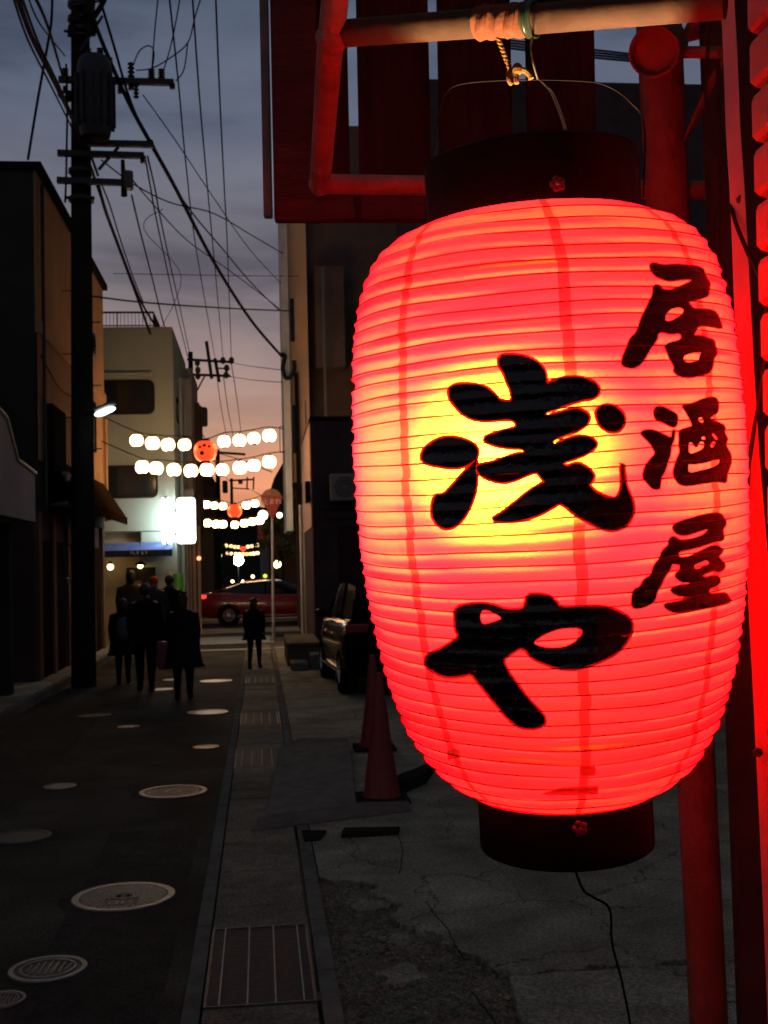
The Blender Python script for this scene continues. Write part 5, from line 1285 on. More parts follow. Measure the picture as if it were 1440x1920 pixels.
def paper(name, tcol, dcol, mixf=.5, gl=.05, fcol=None, fwt=0):
    m = bpy.data.materials.new(name); m.use_nodes = True; t = m.node_tree; n_ = t.nodes; l_ = t.links
    n_.remove(n_['Principled BSDF']); o_ = n_['Material Output']
    tr_ = n_.new('ShaderNodeBsdfTranslucent'); di = n_.new('ShaderNodeBsdfDiffuse'); g_ = n_.new('ShaderNodeBsdfGlossy')
    g_.inputs['Roughness'].default_value = .28; g_.inputs['Color'].default_value = (1, 1, 1, 1)
    co = n_.new('ShaderNodeTexCoord'); mp = n_.new('ShaderNodeMapping'); mp.inputs['Scale'].default_value = (3, 3, 26); l_.new(co.outputs['Object'], mp.inputs[0])
    nz = n_.new('ShaderNodeTexNoise'); nz.inputs['Scale'].default_value = 4; nz.inputs['Detail'].default_value = 6; l_.new(mp.outputs[0], nz.inputs[0])
    cr_ = n_.new('ShaderNodeValToRGB'); cr_.color_ramp.elements[0].position = .25; cr_.color_ramp.elements[1].position = .75
    cr_.color_ramp.elements[0].color = (*[c*.86 for c in tcol], 1); cr_.color_ramp.elements[1].color = (*tcol, 1)
    l_.new(nz.outputs[0], cr_.inputs[0]); l_.new(cr_.outputs[0], tr_.inputs[0]); di.inputs[0].default_value = (*dcol, 1)
    nz2 = n_.new('ShaderNodeTexNoise'); nz2.inputs['Scale'].default_value = 55; nz2.inputs['Detail'].default_value = 5; l_.new(co.outputs['Object'], nz2.inputs[0])
    bp = n_.new('ShaderNodeBump'); bp.inputs['Strength'].default_value = .2; bp.inputs['Distance'].default_value = .004; l_.new(nz2.outputs[0], bp.inputs['Height'])
    for s_ in (tr_, di, g_): l_.new(bp.outputs[0], s_.inputs['Normal'])
    m1 = n_.new('ShaderNodeMixShader'); m1.inputs[0].default_value = mixf; l_.new(di.outputs[0], m1.inputs[1]); l_.new(tr_.outputs[0], m1.inputs[2])
    if fcol:   # light scattered mostly forward through the thin sheet
        rf_ = n_.new('ShaderNodeBsdfRefraction'); rf_.distribution = 'BECKMANN'; rf_.inputs['Roughness'].default_value = 1.0; rf_.inputs['IOR'].default_value = 1.33
        rf_.inputs['Color'].default_value = (*fcol, 1); l_.new(bp.outputs[0], rf_.inputs['Normal'])
        m0 = n_.new('ShaderNodeMixShader')
        lw = n_.new('ShaderNodeLayerWeight'); lw.inputs[0].default_value = .5      # a slanting path through the sheet is longer and absorbs more
        ma = n_.new('ShaderNodeMath'); ma.operation = 'SUBTRACT'; ma.inputs[0].default_value = 1; l_.new(lw.outputs['Facing'], ma.inputs[1])
        mb_ = n_.new('ShaderNodeMath'); mb_.operation = 'POWER'; mb_.inputs[1].default_value = 2.0; l_.new(ma.outputs[0], mb_.inputs[0])
        mc_ = n_.new('ShaderNodeMath'); mc_.operation = 'MULTIPLY'; mc_.inputs[1].default_value = fwt; l_.new(mb_.outputs[0], mc_.inputs[0]); l_.new(mc_.outputs[0], m0.inputs[0]); l_.new(m1.outputs[0], m0.inputs[1]); rg_ = n_.new('ShaderNodeBsdfRefraction'); rg_.distribution = 'GGX'; rg_.inputs['Roughness'].default_value = 1.0; rg_.inputs['IOR'].default_value = 1.4
        rg_.inputs['Color'].default_value = (fcol[0], fcol[1]*.8, fcol[2], 1); l_.new(bp.outputs[0], rg_.inputs['Normal'])
        mf = n_.new('ShaderNodeMixShader'); mf.inputs[0].default_value = .12; l_.new(rf_.outputs[0], mf.inputs[1]); l_.new(rg_.outputs[0], mf.inputs[2])
        l_.new(mf.outputs[0], m0.inputs[2]); m1 = m0
    m2 = n_.new('ShaderNodeMixShader'); m2.inputs[0].default_value = gl; l_.new(m1.outputs[0], m2.inputs[1]); l_.new(g_.outputs[0], m2.inputs[2])
    l_.new(m2.outputs[0], o_.inputs[0]); return m
PAPER = paper('red_vinyl_paper', (.97, .003, .013), (.90, .004, .018), .52, .025, (1, .54, .008), .15)
SEAM = paper('doubled_red_paper', (.46, .0012, .005), (.65, .002, .008), .42, .02, (1, .38, .008), .065)
HALO = paper('thin_ink_wash', (.25, .02, .015), (.10, .01, .01), .5, .05)
q.build('paper_shade', [PAPER, SEAM], parent=big_l, ang=75)
RIB = paper('bamboo_hoop', (.32, .003, .002), (.26, .005, .004), .45, .02)
for i in range(1, NR):
    t = rib_t[i]; r_ = R_t(t); n_ = 96; P_ = []
    for j in range(n_):
        th = math.tau*j/n_; wv_ = wv(t, th)*min(1, max(0, (T0-t)/.03))*min(1, max(0, (t-T1)/.03)); P_.append(LP(th, t+wv_, R_t(t+wv_)+.0003))
    MB().tube(P_, .00075, 5, closed=True).build('hoop', RIB, parent=big_l)
# collars
cr_b = tab_r[-1]; cr_t = DL*math.sin(math.atan(198/F))
q = MB(); zt0 = T0-.004; zt1 = (950-306)*S
q.lathe([(cr_t*.93, zt0), (cr_t, zt0), (cr_t, zt1-.003), (cr_t-.003, zt1), (cr_t*.95, zt1), (cr_t*.93, zt1-.003), (cr_t*.93, zt0)], LC, ax, 72, cap=False)
q.build('top_collar', M['lacquer'], parent=big_l)
q = MB(); zb0 = T1+.002; zb1 = (950-1588)*S
q.lathe([(.002, zb0-.004), (cr_b*.985, zb0-.004), (cr_b*.99, zb1+.003), (cr_b*.985, zb1), (cr_b*.9, zb1), (cr_b*.9, zb1+.02), (.002, zb1+.02)], LC, ax, 72, cap=False)
q.build('bottom_collar', M['lacquer'], parent=big_l)
MB().lathe([(cr_b*.98, T1+.001), (cr_b+.002, T1+.002), (tab_r[-2]*.99, tab_t[-1]+.003)], LC, ax, 72, cap=False).build('bottom_hem', PAPER, parent=big_l)
def surf_at(px, py, off):
    d = ray(px, py).normalized(); s_ = (LC-C0).length-.3
    lo = s_
    # march then refine
    def f_(s2):
        p = C0+d*s2-LC; t = p.dot(ax); rad = (p-ax*t).length
        return rad-(surf_r(t, math.atan2(p.dot(ex_), p.dot(ey_)))+off)
    s2 = lo; st_ = .012
    while f_(s2) > 0 and s2 < lo+.35: s2 += st_
    a = s2-st_; b = s2
    for _ in range(14):
        m_ = (a+b)/2
        if f_(m_) > 0: a = m_
        else: b = m_
    return C0+d*b
def chaikin(pts, n=1):
    for _ in range(n):
        o_ = []
        for i in range(len(pts)):
            a = pts[i]; b = pts[(i+1) % len(pts)]
            o_ += [(a[0]*.75+b[0]*.25, a[1]*.75+b[1]*.25), (a[0]*.25+b[0]*.75, a[1]*.25+b[1]*.75)]
        pts = o_
    return pts
def inpoly(x, y, poly):
    c_ = False; n_ = len(poly); j = n_-1
    for i in range(n_):
        xi, yi = poly[i]; xj, yj = poly[j]
        if (yi > y) != (yj > y) and x < (xj-xi)*(y-yi)/(yj-yi)+xi: c_ = not c_
        j = i
    return c_
def offset(poly, d):
    A = sum(poly[i][0]*poly[(i+1) % len(poly)][1]-poly[(i+1) % len(poly)][0]*poly[i][1] for i in range(len(poly)))
    s_ = 1 if A > 0 else -1; o_ = []
    for i in range(len(poly)):
        a = poly[i-1]; b = poly[(i+1) % len(poly)]; tx, ty = b[0]-a[0], b[1]-a[1]; l_ = math.hypot(tx, ty) or 1
        o_.append((poly[i][0]+s_*ty/l_*d, poly[i][1]-s_*tx/l_*d))
    return o_
def decal(name, polys, holes, off, material, step=5.0, parent=None):
    verts = []; edges = []
    allp = polys+holes
    for poly in allp:
        b = len(verts)
        dens = []
        for i in range(len(poly)):
            a = poly[i]; c_ = poly[(i+1) % len(poly)]; l_ = math.hypot(c_[0]-a[0], c_[1]-a[1]); n_ = max(1, int(l_/step))
            for k_ in range(n_): dens.append((a[0]+(c_[0]-a[0])*k_/n_, a[1]+(c_[1]-a[1])*k_/n_))
        verts += [Vector(p) for p in dens]; n_ = len(dens)
        edges += [(b+i, b+(i+1) % n_) for i in range(n_)]
    def inside(x, y): return any(inpoly(x, y, p) for p in polys) and not any(inpoly(x, y, h) for h in holes)
    xs = [p[0] for pl in polys for p in pl]; ys = [p[1] for pl in polys for p in pl]
    y = min(ys)
    while y < max(ys):
        x = min(xs)
        while x < max(xs):
            if inside(x, y): verts.append(Vector((x, y)))
            x += step
        y += step*.9
    ov, oe, of, *_ = delaunay_2d_cdt(verts, edges, [], 0, 1e-4)
    P3 = [surf_at(v.x, v.y, off) for v in ov]; q = MB(); q.v = P3
    for f_ in of:
        cx = sum(ov[i].x for i in f_)/len(f_); cy_ = sum(ov[i].y for i in f_)/len(f_)
        if inside(cx, cy_):
            nn = (P3[f_[1]]-P3[f_[0]]).cross(P3[f_[2]]-P3[f_[0]])
            ff = list(f_) if nn.dot(C0-P3[f_[0]]) > 0 else list(f_)[::-1]
            q.f.append(ff); q.m.append(0)
    # drop unused verts
    used = sorted({i for f_ in q.f for i in f_}); mpd = {u: k_ for k_, u in enumerate(used)}
    q.v = [q.v[u] for u in used]; q.f = [[mpd[i] for i in f_] for f_ in q.f]
    return q.build(name, material, parent=parent or big_l, ang=80)
def T(o_, s_, pts): return [(o_[0]+x/s_, o_[1]+y/s_) for x, y in pts]
CH = []
o1, s1_ = (770, 650), 3.2727
CH.append(('brush_character', [
 T(o1, s1_, [(545, 60), (600, 48), (700, 60), (770, 90), (810, 130), (828, 170), (832, 232), (870, 215), (930, 195), (1000, 185), (1060, 195), (1120, 215), (1155, 250), (1150, 290), (1120, 315), (1050, 325), (980, 345), (900, 375), (822, 405), (832, 425), (900, 410), (960, 393), (1010, 382), (1060, 395), (1095, 425), (1088, 465), (1050, 500), (980, 530), (900, 560), (862, 588), (885, 597), (960, 570), (1020, 550), (1090, 555), (1140, 588), (1130, 620), (1080, 655), (1010, 682), (925, 712), (960, 742), (1000, 717), (1060, 727), (1110, 770), (1125, 800), (1105, 830), (1090, 850), (1130, 890), (1190, 922), (1255, 940), (1285, 905), (1300, 850), (1292, 760), (1300, 700), (1312, 800), (1322, 860), (1345, 910), (1370, 980), (1360, 1040), (1320, 1100), (1250, 1130), (1170, 1115), (1080, 1070), (1000, 1020), (950, 975), (915, 957), (870, 985), (790, 1030), (700, 1060), (600, 1075), (485, 1065), (560, 1022), (640, 960), (720, 892), (800, 842), (828, 830), (790, 785), (770, 768), (720, 782), (650, 815), (570, 835), (500, 820), (430, 790), (402, 752), (410, 727), (480, 718), (560, 690), (640, 660), (705, 650), (680, 622), (600, 620), (520, 605), (448, 578), (460, 552), (540, 525), (620, 505), (655, 490), (640, 457), (610, 442), (520, 450), (450, 455), (370, 440), (310, 405), (270, 355), (240, 320), (235, 265), (260, 237), (330, 228), (420, 237), (480, 262), (520, 300), (548, 335), (628, 338), (618, 270), (592, 210), (570, 150), (540, 110)]),
 T(o1, s1_, [(62, 680), (90, 620), (160, 570), (240, 552), (330, 570), (390, 600), (415, 640), (400, 690), (340, 730), (270, 745), (170, 732), (90, 712)]),
 T(o1, s1_, [(408, 685), (398, 740), (405, 800), (400, 870), (370, 970), (320, 1060), (260, 1110), (200, 1115), (140, 1065), (130, 990), (150, 910), (200, 915), (260, 850), (330, 770), (385, 715)]),
 T(o1, s1_, [(1140, 390), (1190, 358), (1250, 365), (1300, 405), (1315, 450), (1290, 510), (1230, 525), (1170, 490), (1145, 440)])], []))
o1, s1_ = (780, 1090), 3.349
CH.append(('brush_character', [T(o1, s1_, [(255, 165), (330, 145), (430, 140), (500, 155), (560, 180), (670, 180), (692, 140), (700, 87), (770, 82), (840, 95), (888, 140), (900, 165), (1040, 162), (1180, 160), (1270, 190), (1340, 230), (1362, 290), (1330, 370), (1260, 450), (1160, 500), (1080, 530), (980, 555), (880, 540), (800, 512), (730, 480), (685, 424), (650, 415), (585, 458), (540, 495), (575, 570), (640, 660), (700, 740), (770, 810), (812, 865), (800, 905), (720, 925), (640, 910), (580, 860), (520, 790), (450, 700), (390, 630), (348, 575), (290, 590), (190, 600), (120, 570), (60, 530), (65, 465), (130, 440), (220, 390), (275, 350), (250, 300), (245, 210)])],
 [T(o1, s1_, [(722, 385), (800, 332), (880, 300), (960, 288), (1030, 290), (1055, 315), (1030, 360), (960, 410), (880, 425), (790, 418)]), T(o1, s1_, [(400, 205), (420, 172), (480, 187), (555, 235), (480, 260), (420, 276), (400, 240)])]))
o1, s1_ = (1150, 470), 6.545
CH.append(('brush_character', [T(o1, s1_, [(455, 165), (510, 150), (560, 172), (650, 182), (760, 167), (900, 180), (1090, 205), (1122, 280), (1150, 360), (1190, 400), (1165, 480), (1168, 548), (1060, 590), (912, 615), (950, 682), (990, 720), (1150, 720), (1260, 750), (1300, 850), (1335, 942), (1300, 950), (1200, 922), (1050, 910), (1000, 990), (980, 1048), (1080, 1050), (1180, 1080), (1240, 1110), (1250, 1200), (1275, 1260), (1220, 1330), (1215, 1440), (1170, 1500), (1040, 1530), (900, 1560), (780, 1520), (740, 1470), (760, 1430), (700, 1330), (660, 1230), (630, 1172), (700, 1130), (800, 1110), (848, 1070), (822, 1002), (700, 1020), (600, 992), (540, 1010), (540, 1080), (480, 1160), (430, 1230), (380, 1330), (290, 1430), (180, 1435), (105, 1400), (110, 1330), (170, 1180), (220, 1060), (280, 1020), (340, 850), (430, 660), (495, 520), (490, 440), (550, 412), (600, 480), (700, 492), (800, 452), (920, 402), (975, 355), (900, 345), (800, 352), (700, 370), (620, 352), (520, 312), (460, 240)])],
 [T(o1, s1_, [(630, 860), (642, 782), (700, 712), (800, 687), (870, 712), (850, 780), (760, 840), (690, 873)]), T(o1, s1_, [(847, 1292), (960, 1252), (1095, 1235), (1060, 1290), (1050, 1358), (880, 1387)])]))
o1, s1_ = (1190, 730), 7.2
CH.append(('brush_character', [
 T(o1, s1_, [(270, 250), (330, 227), (420, 250), (520, 310), (575, 340), (580, 440), (550, 510), (480, 498), (380, 440), (290, 408), (260, 350)]),
 T(o1, s1_, [(85, 580), (130, 552), (230, 547), (330, 582), (430, 632), (495, 660), (518, 560), (540, 530), (532, 680), (492, 760), (480, 880), (440, 990), (400, 1120), (347, 1200), (350, 1310), (320, 1355), (240, 1340), (170, 1260), (110, 1190), (130, 1060), (200, 960), (288, 870), (240, 770), (170, 680), (100, 620)]),
 T(o1, s1_, [(630, 215), (720, 215), (840, 170), (960, 117), (1080, 107), (1120, 140), (1130, 250), (1110, 320), (1022, 355), (1012, 420), (1080, 430), (1160, 460), (1220, 500), (1210, 600), (1265, 672), (1230, 710), (1240, 790), (1300, 880), (1300, 1000), (1260, 1090), (1240, 1170), (1240, 1268), (1150, 1240), (1080, 1245), (900, 1270), (720, 1300), (620, 1290), (550, 1220), (520, 1130), (545, 1020), (580, 920), (620, 850), (600, 760), (610, 680), (600, 600), (620, 550), (720, 520), (788, 500), (760, 430), (740, 380), (690, 290)])],
 [T(o1, s1_, [(852, 385), (908, 370), (935, 430), (912, 468), (862, 430)]), T(o1, s1_, [(890, 645), (945, 625), (965, 680), (910, 685)]), T(o1, s1_, [(1030, 600), (1070, 590), (1135, 678), (1090, 690)]),
  T(o1, s1_, [(720, 715), (780, 710), (832, 800), (868, 710), (940, 700), (935, 800), (840, 850), (730, 885)]), T(o1, s1_, [(1040, 700), (1100, 700), (1075, 790), (1015, 790)]), T(o1, s1_, [(715, 1000), (800, 1012), (950, 990), (1150, 928), (1140, 1010), (1050, 1060), (880, 1100), (725, 1140)])]))
o1, s1_ = (1170, 950), 6.545
CH.append(('brush_character', [T(o1, s1_, [(600, 240), (660, 195), (800, 150), (950, 110), (1080, 85), (1180, 80), (1220, 130), (1260, 210), (1202, 280), (1220, 340), (1220, 410), (1100, 430), (960, 480), (800, 520), (672, 547), (662, 600), (700, 628), (800, 618), (900, 570), (1000, 520), (1100, 475), (1170, 490), (1220, 545), (1152, 602), (1180, 650), (1245, 710), (1220, 770), (1170, 800), (1100, 780), (1000, 815), (952, 850), (1010, 878), (1080, 850), (1160, 860), (1185, 910), (1150, 960), (1042, 1000), (1042, 1078), (1150, 1070), (1250, 1055), (1280, 1110), (1325, 1160), (1200, 1205), (1000, 1240), (800, 1270), (620, 1300), (550, 1270), (485, 1215), (530, 1187), (700, 1160), (850, 1105), (760, 1098), (650, 1090), (570, 1030), (600, 992), (720, 962), (830, 935), (740, 933), (660, 890), (620, 840), (688, 780), (695, 712), (640, 702), (592, 692), (560, 780), (500, 850), (460, 950), (400, 1040), (380, 1150), (300, 1210), (180, 1250), (95, 1235), (100, 1110), (120, 1020), (200, 990), (240, 900), (340, 840), (370, 720), (440, 640), (470, 540), (550, 480), (550, 410), (600, 362), (650, 390), (720, 437), (850, 400), (980, 350), (1045, 265), (950, 287), (830, 330), (730, 355), (650, 332), (610, 290)])],
 [T(o1, s1_, [(852, 720), (930, 682), (1018, 647), (1058, 703), (960, 745), (872, 778)])]))
clabels = ['large character at the middle left of the lantern', 'large character at the lower middle', 'small upper right character', 'small middle right character', 'small lower right character']
hl = [4.5, 4.5, 2.6, 2.2, 2.4]
for k_, (nm, polys, holes) in enumerate(CH):
    polys = [chaikin(p, 1) for p in polys]; holes2 = [chaikin(p, 1) for p in holes]
    st_ = 5.0 if k_ < 2 else 3.6
    ch = decal('ink_character', polys, holes2, .0011, M['ink'], st_)
    ch['label'] = clabels[k_]
    decal('ink_halo', [offset(p, hl[k_]) for p in polys], [offset(h, -hl[k_]*.5) for h in holes2], .0006, HALO, 7.0, parent=ch)
TAB = paper('loose_paper_tab', (.9, .30, .10), (.7, .35, .2), .5, .03)
for poly in ([(838, 1406), (852, 1402), (862, 1408), (862, 1422), (840, 1424)], [(1087, 1438), (1116, 1436), (1117, 1454), (1087, 1456)], [(1012, 1490), (1050, 1477), (1122, 1473), (1121, 1489), (1060, 1491)]):
    decal('peeled_tab', [poly], [], .0018, TAB, 6.0)
# rosettes
def rosette(px, py, r_px, radius):
    d = ray(px, py).normalized(); a = 1.0
    for _ in range(400):
        p = C0+d*a-LC; t = p.dot(ax)
        if (p-ax*t).length <= radius+.001: break
        a += .002
    c = C0+d*a; p = c-LC; nrm = (p-ax*p.dot(ax)).normalized(); r_ = r_px*S*.85
    u = ax; v = nrm.cross(u); q = MB()
    for k_ in range(5):
        t = math.tau*k_/5+.3; pc = c+(u*math.cos(t)+v*math.sin(t))*r_*.55
        q.lathe([(r_*.42, 0), (r_*.36, .0018), (.001, .0026)], pc, nrm, 10, cap=False)
    q.lathe([(r_*.2, 0), (r_*.2, .004), (.001, .005)], c, nrm, 10, cap=False)
    q.build('rosette', M['ornament'], parent=big_l)
rosette(1045, 345, 18, cr_t); rosette(1087, 1553, 18, cr_b*.99)
# wire bail
P_ = spline([LP(R(-88), zt1-.055, cr_t+.002), PD(823, 215, DL), PD(836, 175, DL), PD(868, 157, DL), PD(965, 150, DL), PD(1090, 152, DL), PD(1140, 162, DL), PD(1180, 190, DL), PD(1208, 235, DL), LP(R(88), zt1-.055, cr_t+.002)], 8)
MB().tube(P_, .0009, 6).build('wire_bail', M['lacquer'], parent=big_l)
for dx_ in (0, 4):
    P_ = spline([PD(1010, 148, DL-.01), PD(1032+dx_, 172, DL-.02), PD(1050+dx_, 215, DL-.05), PD(1060+dx_, 250, DL-.105)], 6)
    MB().tube(P_, .0008, 5).build('stay_wire', M['steelwire'], parent=big_l)
# bulb: real lamp inside
BP = PD(950, 850, DL)+ey_*.042
BULB = MB().ell(BP, .030, .030, .036, 16, 10).build('bulb', mat('bulb_glass', (.8, .7, .5), .3, emit=(1, .72, .38), es=6), parent=big_l)
MB().tube([BP+Vector((0, 0, .034)), BP+Vector((0, 0, .085))], .014, 10).build('bulb_socket', M['black'], parent=big_l)
MB().tube(spline([BP+Vector((0, 0, .085)), BP+Vector((.03, .03, .2)), LC+ax*(T0-.02)], 5), .003, 6).build('bulb_cord', M['wire'], parent=big_l)
ld = bpy.data.lights.new('lantern_bulb_light', 'POINT'); ld.energy = 84; ld.color = (1, .74, .42); ld.shadow_soft_size = .045
lo_ = bpy.data.objects.new('lantern_bulb_light', ld); COL.objects.link(lo_); lo_.parent = big_l; lo_.location = BP-ORG[big_l.name]-ey_*-.0
# keep the glass bulb just behind the light so that it does not enclose it
BULB.location = -ey_*.09
# hanging electric cord under the lantern
bc = LC+ax*zb1
P_ = spline([bc, PD(1090, 1662, DL-.02), PD(1112, 1682, DL), PD(1143, 1705, DL+.02), PD(1148, 1770, DL+.03), PD(1168, 1850, DL+.05), PD(1185, 1960, DL+.06), PD(1190, 2200, DL+.06)], 8)
MB().tube(P_, .0016, 6).build('electric_cord', M['wire'], parent=big_l)

# ================================================================== frame of pipes, slats, post and siding near the camera
fr = thing('pipe_rack', 'welded pipe frame the big lantern hangs from', 'pipe frame', PD(1240, 1900, 2.0))
PL = [PD(640, 63, 1.50), PD(1000, 36, 1.36), PD(1360, 6, 1.27)]
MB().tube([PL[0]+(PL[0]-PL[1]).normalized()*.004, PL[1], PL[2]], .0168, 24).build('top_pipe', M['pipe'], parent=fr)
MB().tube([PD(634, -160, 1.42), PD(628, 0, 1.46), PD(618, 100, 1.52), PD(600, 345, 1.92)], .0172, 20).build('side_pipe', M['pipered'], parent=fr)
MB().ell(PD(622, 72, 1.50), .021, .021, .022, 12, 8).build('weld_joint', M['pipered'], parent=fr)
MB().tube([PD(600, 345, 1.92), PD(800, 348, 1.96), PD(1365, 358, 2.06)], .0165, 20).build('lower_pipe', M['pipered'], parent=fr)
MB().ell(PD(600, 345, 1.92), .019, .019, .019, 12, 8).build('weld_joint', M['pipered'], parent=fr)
pa = PD(1236, 60, 2.02); pbm = PD(1318, 1700, 2.10); dd = (pbm-pa); foot = pa+dd*((0-pa.z)/dd.z)
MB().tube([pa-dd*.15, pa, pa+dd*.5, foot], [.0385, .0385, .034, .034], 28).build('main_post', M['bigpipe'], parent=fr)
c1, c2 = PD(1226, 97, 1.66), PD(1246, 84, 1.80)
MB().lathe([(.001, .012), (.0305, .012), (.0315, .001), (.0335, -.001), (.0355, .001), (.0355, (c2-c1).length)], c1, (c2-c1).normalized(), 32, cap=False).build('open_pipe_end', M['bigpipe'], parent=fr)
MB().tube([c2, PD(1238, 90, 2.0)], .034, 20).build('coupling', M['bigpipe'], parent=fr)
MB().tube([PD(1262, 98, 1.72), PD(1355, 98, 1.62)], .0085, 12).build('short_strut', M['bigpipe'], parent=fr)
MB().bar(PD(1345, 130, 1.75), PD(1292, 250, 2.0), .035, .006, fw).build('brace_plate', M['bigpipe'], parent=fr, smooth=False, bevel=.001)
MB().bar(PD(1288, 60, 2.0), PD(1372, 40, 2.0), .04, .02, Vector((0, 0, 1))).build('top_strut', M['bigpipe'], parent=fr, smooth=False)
# flat post at the right
post = thing('flat_bar_post', 'flat steel bar post glowing red along the right side of the lantern', 'post', PD(1440, 1900, 1.5))
q = MB(); pts = [(-200, 1340, 1362), (0, 1351, 1376), (100, 1356, 1382), (250, 1361, 1388), (345, 1367, 1395), (420, 1371, 1399), (560, 1376, 1407), (700, 1381, 1414), (860, 1388, 1424), (1050, 1399, 1440), (1300, 1412, 1456), (1550, 1424, 1472), (1920, 1440, 1492), (2400, 1462, 1520)]
D_ = lambda y: 1.56-.13*min(1, max(0, y/700))
for (y, a, b) in pts: q.v += [PD(a, y, D_(y)+.014), PD(b, y, D_(y)-.016), PD(b+1, y, D_(y)-.002), PD(a+1, y, D_(y)+.028)]
for i in range(len(pts)-1):
    for k_ in range(4): q.f.append([i*4+k_, i*4+(k_+1) % 4, (i+1)*4+(k_+1) % 4, (i+1)*4+k_]); q.m.append(0)
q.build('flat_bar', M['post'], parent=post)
for y in (128, 375, 1410): MB().lathe([(.006, 0), (.006, .004), (.003, .005)], PD(1388 if y < 400 else 1420, y, D_(y)-.003), -fw, 6).build('bolt', M['darkmetal'], parent=post)
# cable beside it
P_ = spline([PD(1340, -40, 1.6), PD(1328, 80, 1.6), PD(1324, 190, 1.6), PD(1330, 270, 1.59), PD(1362, 320, 1.57), PD(1374, 400, 1.49), PD(1401, 471, 1.44), PD(1433, 545, 1.40), PD(1437, 640, 1.40), PD(1429, 722, 1.41), PD(1412, 816, 1.42), PD(1405, 872, 1.43), PD(1401, 940, 1.44), PD(1408, 1100, 1.5), PD(1440, 1500, 1.6)], 8)
tag(MB().tube(P_, .0028, 8).build('electric_cable', M['wire'], loc=P_[0]), 'dark electric cable snaking down over the flat red post', 'cable')
P_ = [PD(1346, 100, 1.7), PD(1348, 360, 1.72), PD(1342, 600, 1.75)]
tag(MB().tube(spline(P_, 6), .0035, 8).build('electric_cable', M['wire'], loc=P_[0]), 'straight dark cable hanging behind the flat post', 'cable')
# corrugated siding of the shop wall
wp = PD(1404, 100, 1.32); XW = PD(1420, 500, 1.32).x; YE = PD(1412, 400, 1.32).y
sd_ = thing('shop_wall', 'corrugated shop wall at the right edge, lit red, running towards the viewer', 'wall', (XW, YE-1, 0))
zpitch = 104*1.32/F; zt_ = PY(1408, 68, YE).z
MB().box(XW+.035, XW+.3, YE-3.4, YE-.004, 0, 3.4).build('backing_wall', M['wallF'], parent=sd_, smooth=False)
k_ = 14
z = zt_+zpitch*k_
while z > .1:
    pr = [(XW+.034, z-.001), (XW+.014, z-.0015), (XW+.003, z-.007), (XW, z-.014), (XW-.001, z-zpitch+.009), (XW+.004, z-zpitch+.004), (XW+.014, z-zpitch+.001), (XW+.034, z-zpitch+.001)]
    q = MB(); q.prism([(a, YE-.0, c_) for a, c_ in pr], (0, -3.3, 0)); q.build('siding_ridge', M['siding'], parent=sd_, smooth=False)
    z -= zpitch
MB().box(XW+.02, XW+.3, YE+.003, YE+.010, 0, 3.4).build('corner_trim', M['rubber'], parent=sd_, smooth=False)

MB().box(.738, 1.3, 1.80, 1.83, 0, 3.4).build('dark_gap_panel', M['rubber'], parent=sd_, smooth=False)  # black panel added so the gap beside the post stays dark

# slatted screen behind
DS = 2.30
sl = thing('slatted_screen', 'dark board screen with open gaps hanging behind the lantern', 'screen', PD(800, 420, DS))
def quadbox(px0, px1, py0, py1, d, th, name, m_, skew=.02, bev=.0015):
    """board given by its photo outline at depth d, with real thickness th away from the viewer"""
    s_ = skew
    c = [PD(px0+s_*py1, py1, d), PD(px1+s_*py1, py1, d), PD(px1+s_*py0, py0, d), PD(px0+s_*py0, py0, d)]
    n_ = (c[1]-c[0]).cross(c[3]-c[0]).normalized()
    if n_.dot(fw) < 0: n_ = -n_
    return MB().prism(c, n_*th).build(name, m_, parent=sl, smooth=False, bevel=bev)
quadbox(506, 592, -220, 412, DS-.06, .03, 'end_board', M['rail'])
for a, b, e in ((592, 649, 330), (667, 804, 330), (819, 958, 330), (985, 1115, 330)):
    quadbox(a, b-2 if a > 600 else b, -220, e, DS, .022, 'slat', M['board'], .021)
quadbox(592, 1110, 366, 410, DS-.05, .035, 'bottom_rail', M['rail'], .0)
quadbox(600, 1110, 336, 366, DS-.02, .02, 'inner_rail', M['board'], .0)
quadbox(664, 678, 355, 408, DS-.07, .012, 'bracket', M['board'], .0)
quadbox(486, 502, -220, 406, DS-.03, .02, 'metal_flashing', M['flash'], .02)
q = MB()
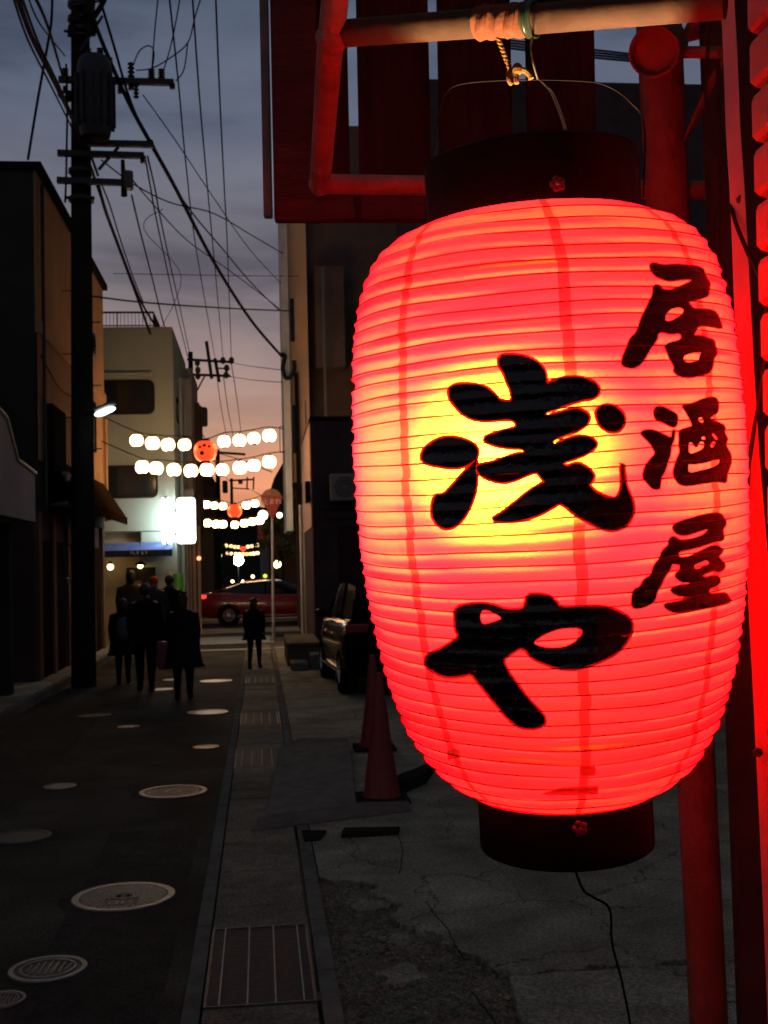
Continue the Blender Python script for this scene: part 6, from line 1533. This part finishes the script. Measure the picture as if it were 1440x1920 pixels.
# rope, cloth wrap and green wire on the top pipe
def on_pipe(px): 
    t = (px-640)/(1360-640); 
    return PL[0].lerp(PL[1], t*2) if t < .5 else PL[1].lerp(PL[2], (t-.5)*2)
a, b = on_pipe(903), on_pipe(990); dv = (b-a).normalized(); u = dv.orthogonal().normalized(); v = dv.cross(u); q = MB(); n_ = 48; m_ = 90
for i in range(m_+1):
    for j in range(n_):
        th = math.tau*j/n_; t = i/m_; ph = (t*5.3+1.0*th/math.tau+.12*math.sin(th*2)) % 1.0
        r_ = .0186+.0011*(1-ph)+.0007*math.sin(th*3+i*.25)+.0005*math.sin(t*9)
        q.v.append(a+(b-a)*t+(u*math.cos(th)+v*math.sin(th))*r_)
for i in range(m_):
    for j in range(n_): q.f.append([i*n_+j, i*n_+(j+1) % n_, (i+1)*n_+(j+1) % n_, (i+1)*n_+j]); q.m.append(0)
tag(q.build('cloth_wrap', M['cloth'], loc=a, ang=50), 'twisted cloth tape wrapped round the top pipe above the lantern', 'cloth wrap')
P_ = []; a, b = on_pipe(988), on_pipe(1006)
for i in range(121):
    th = i/120*math.tau*6; P_.append(a.lerp(b, i/120)+(u*math.cos(th)+v*math.sin(th))*(.0195+.0012*math.sin(i*.9)))
gw = MB().tube(P_, .0014, 5); gw.tube(spline([on_pipe(1000)-up*.02, PD(995, 90, 1.33), PD(1000, 120, 1.335), PD(1008, 148, 1.345)], 5), .0013, 5)
tag(gw.build('green_wire', M['greenwire'], loc=a), 'dark green wire coiled round the top pipe beside the cloth', 'wire')
ro = thing('yellow_rope', 'short yellow rope tied in a knot holding the lantern wire', 'rope', PD(965, 150, 1.34))
for s_ in (-1, 1):
    P_ = []
    A, B = PD(934, 72, 1.335), PD(957, 132, 1.34)
    for i in range(41):
        th = i/40*math.tau*4+(0 if s_ > 0 else math.pi); P_.append(A.lerp(B, i/40)+(rt*math.cos(th)+fw*math.sin(th))*.0016)
    MB().tube(P_, .0019, 6).build('twisted_strand', M['rope'], parent=ro)
MB().ell(PD(970, 130, 1.33), .0062, .0055, .0075, 12, 8).build('knot', M['rope'], parent=ro)
MB().tube(spline([PD(957, 132, 1.335), PD(953, 143, 1.33), PD(957, 156, 1.33), PD(961, 150, 1.335), PD(963, 138, 1.335)], 5), .0027, 8).build('loop', M['rope'], parent=ro)
MB().tube(spline([PD(966, 132, 1.33), PD(968, 145, 1.33), PD(969, 157, 1.33)], 5), [.0034]*10+[.0028], 8).build('tail', M['rope'], parent=ro)
MB().tube(spline([PD(974, 130, 1.33), PD(984, 133, 1.33), PD(993, 141, 1.33), PD(996, 148, 1.33)], 5), .0033, 8).build('tail', M['rope'], parent=ro)
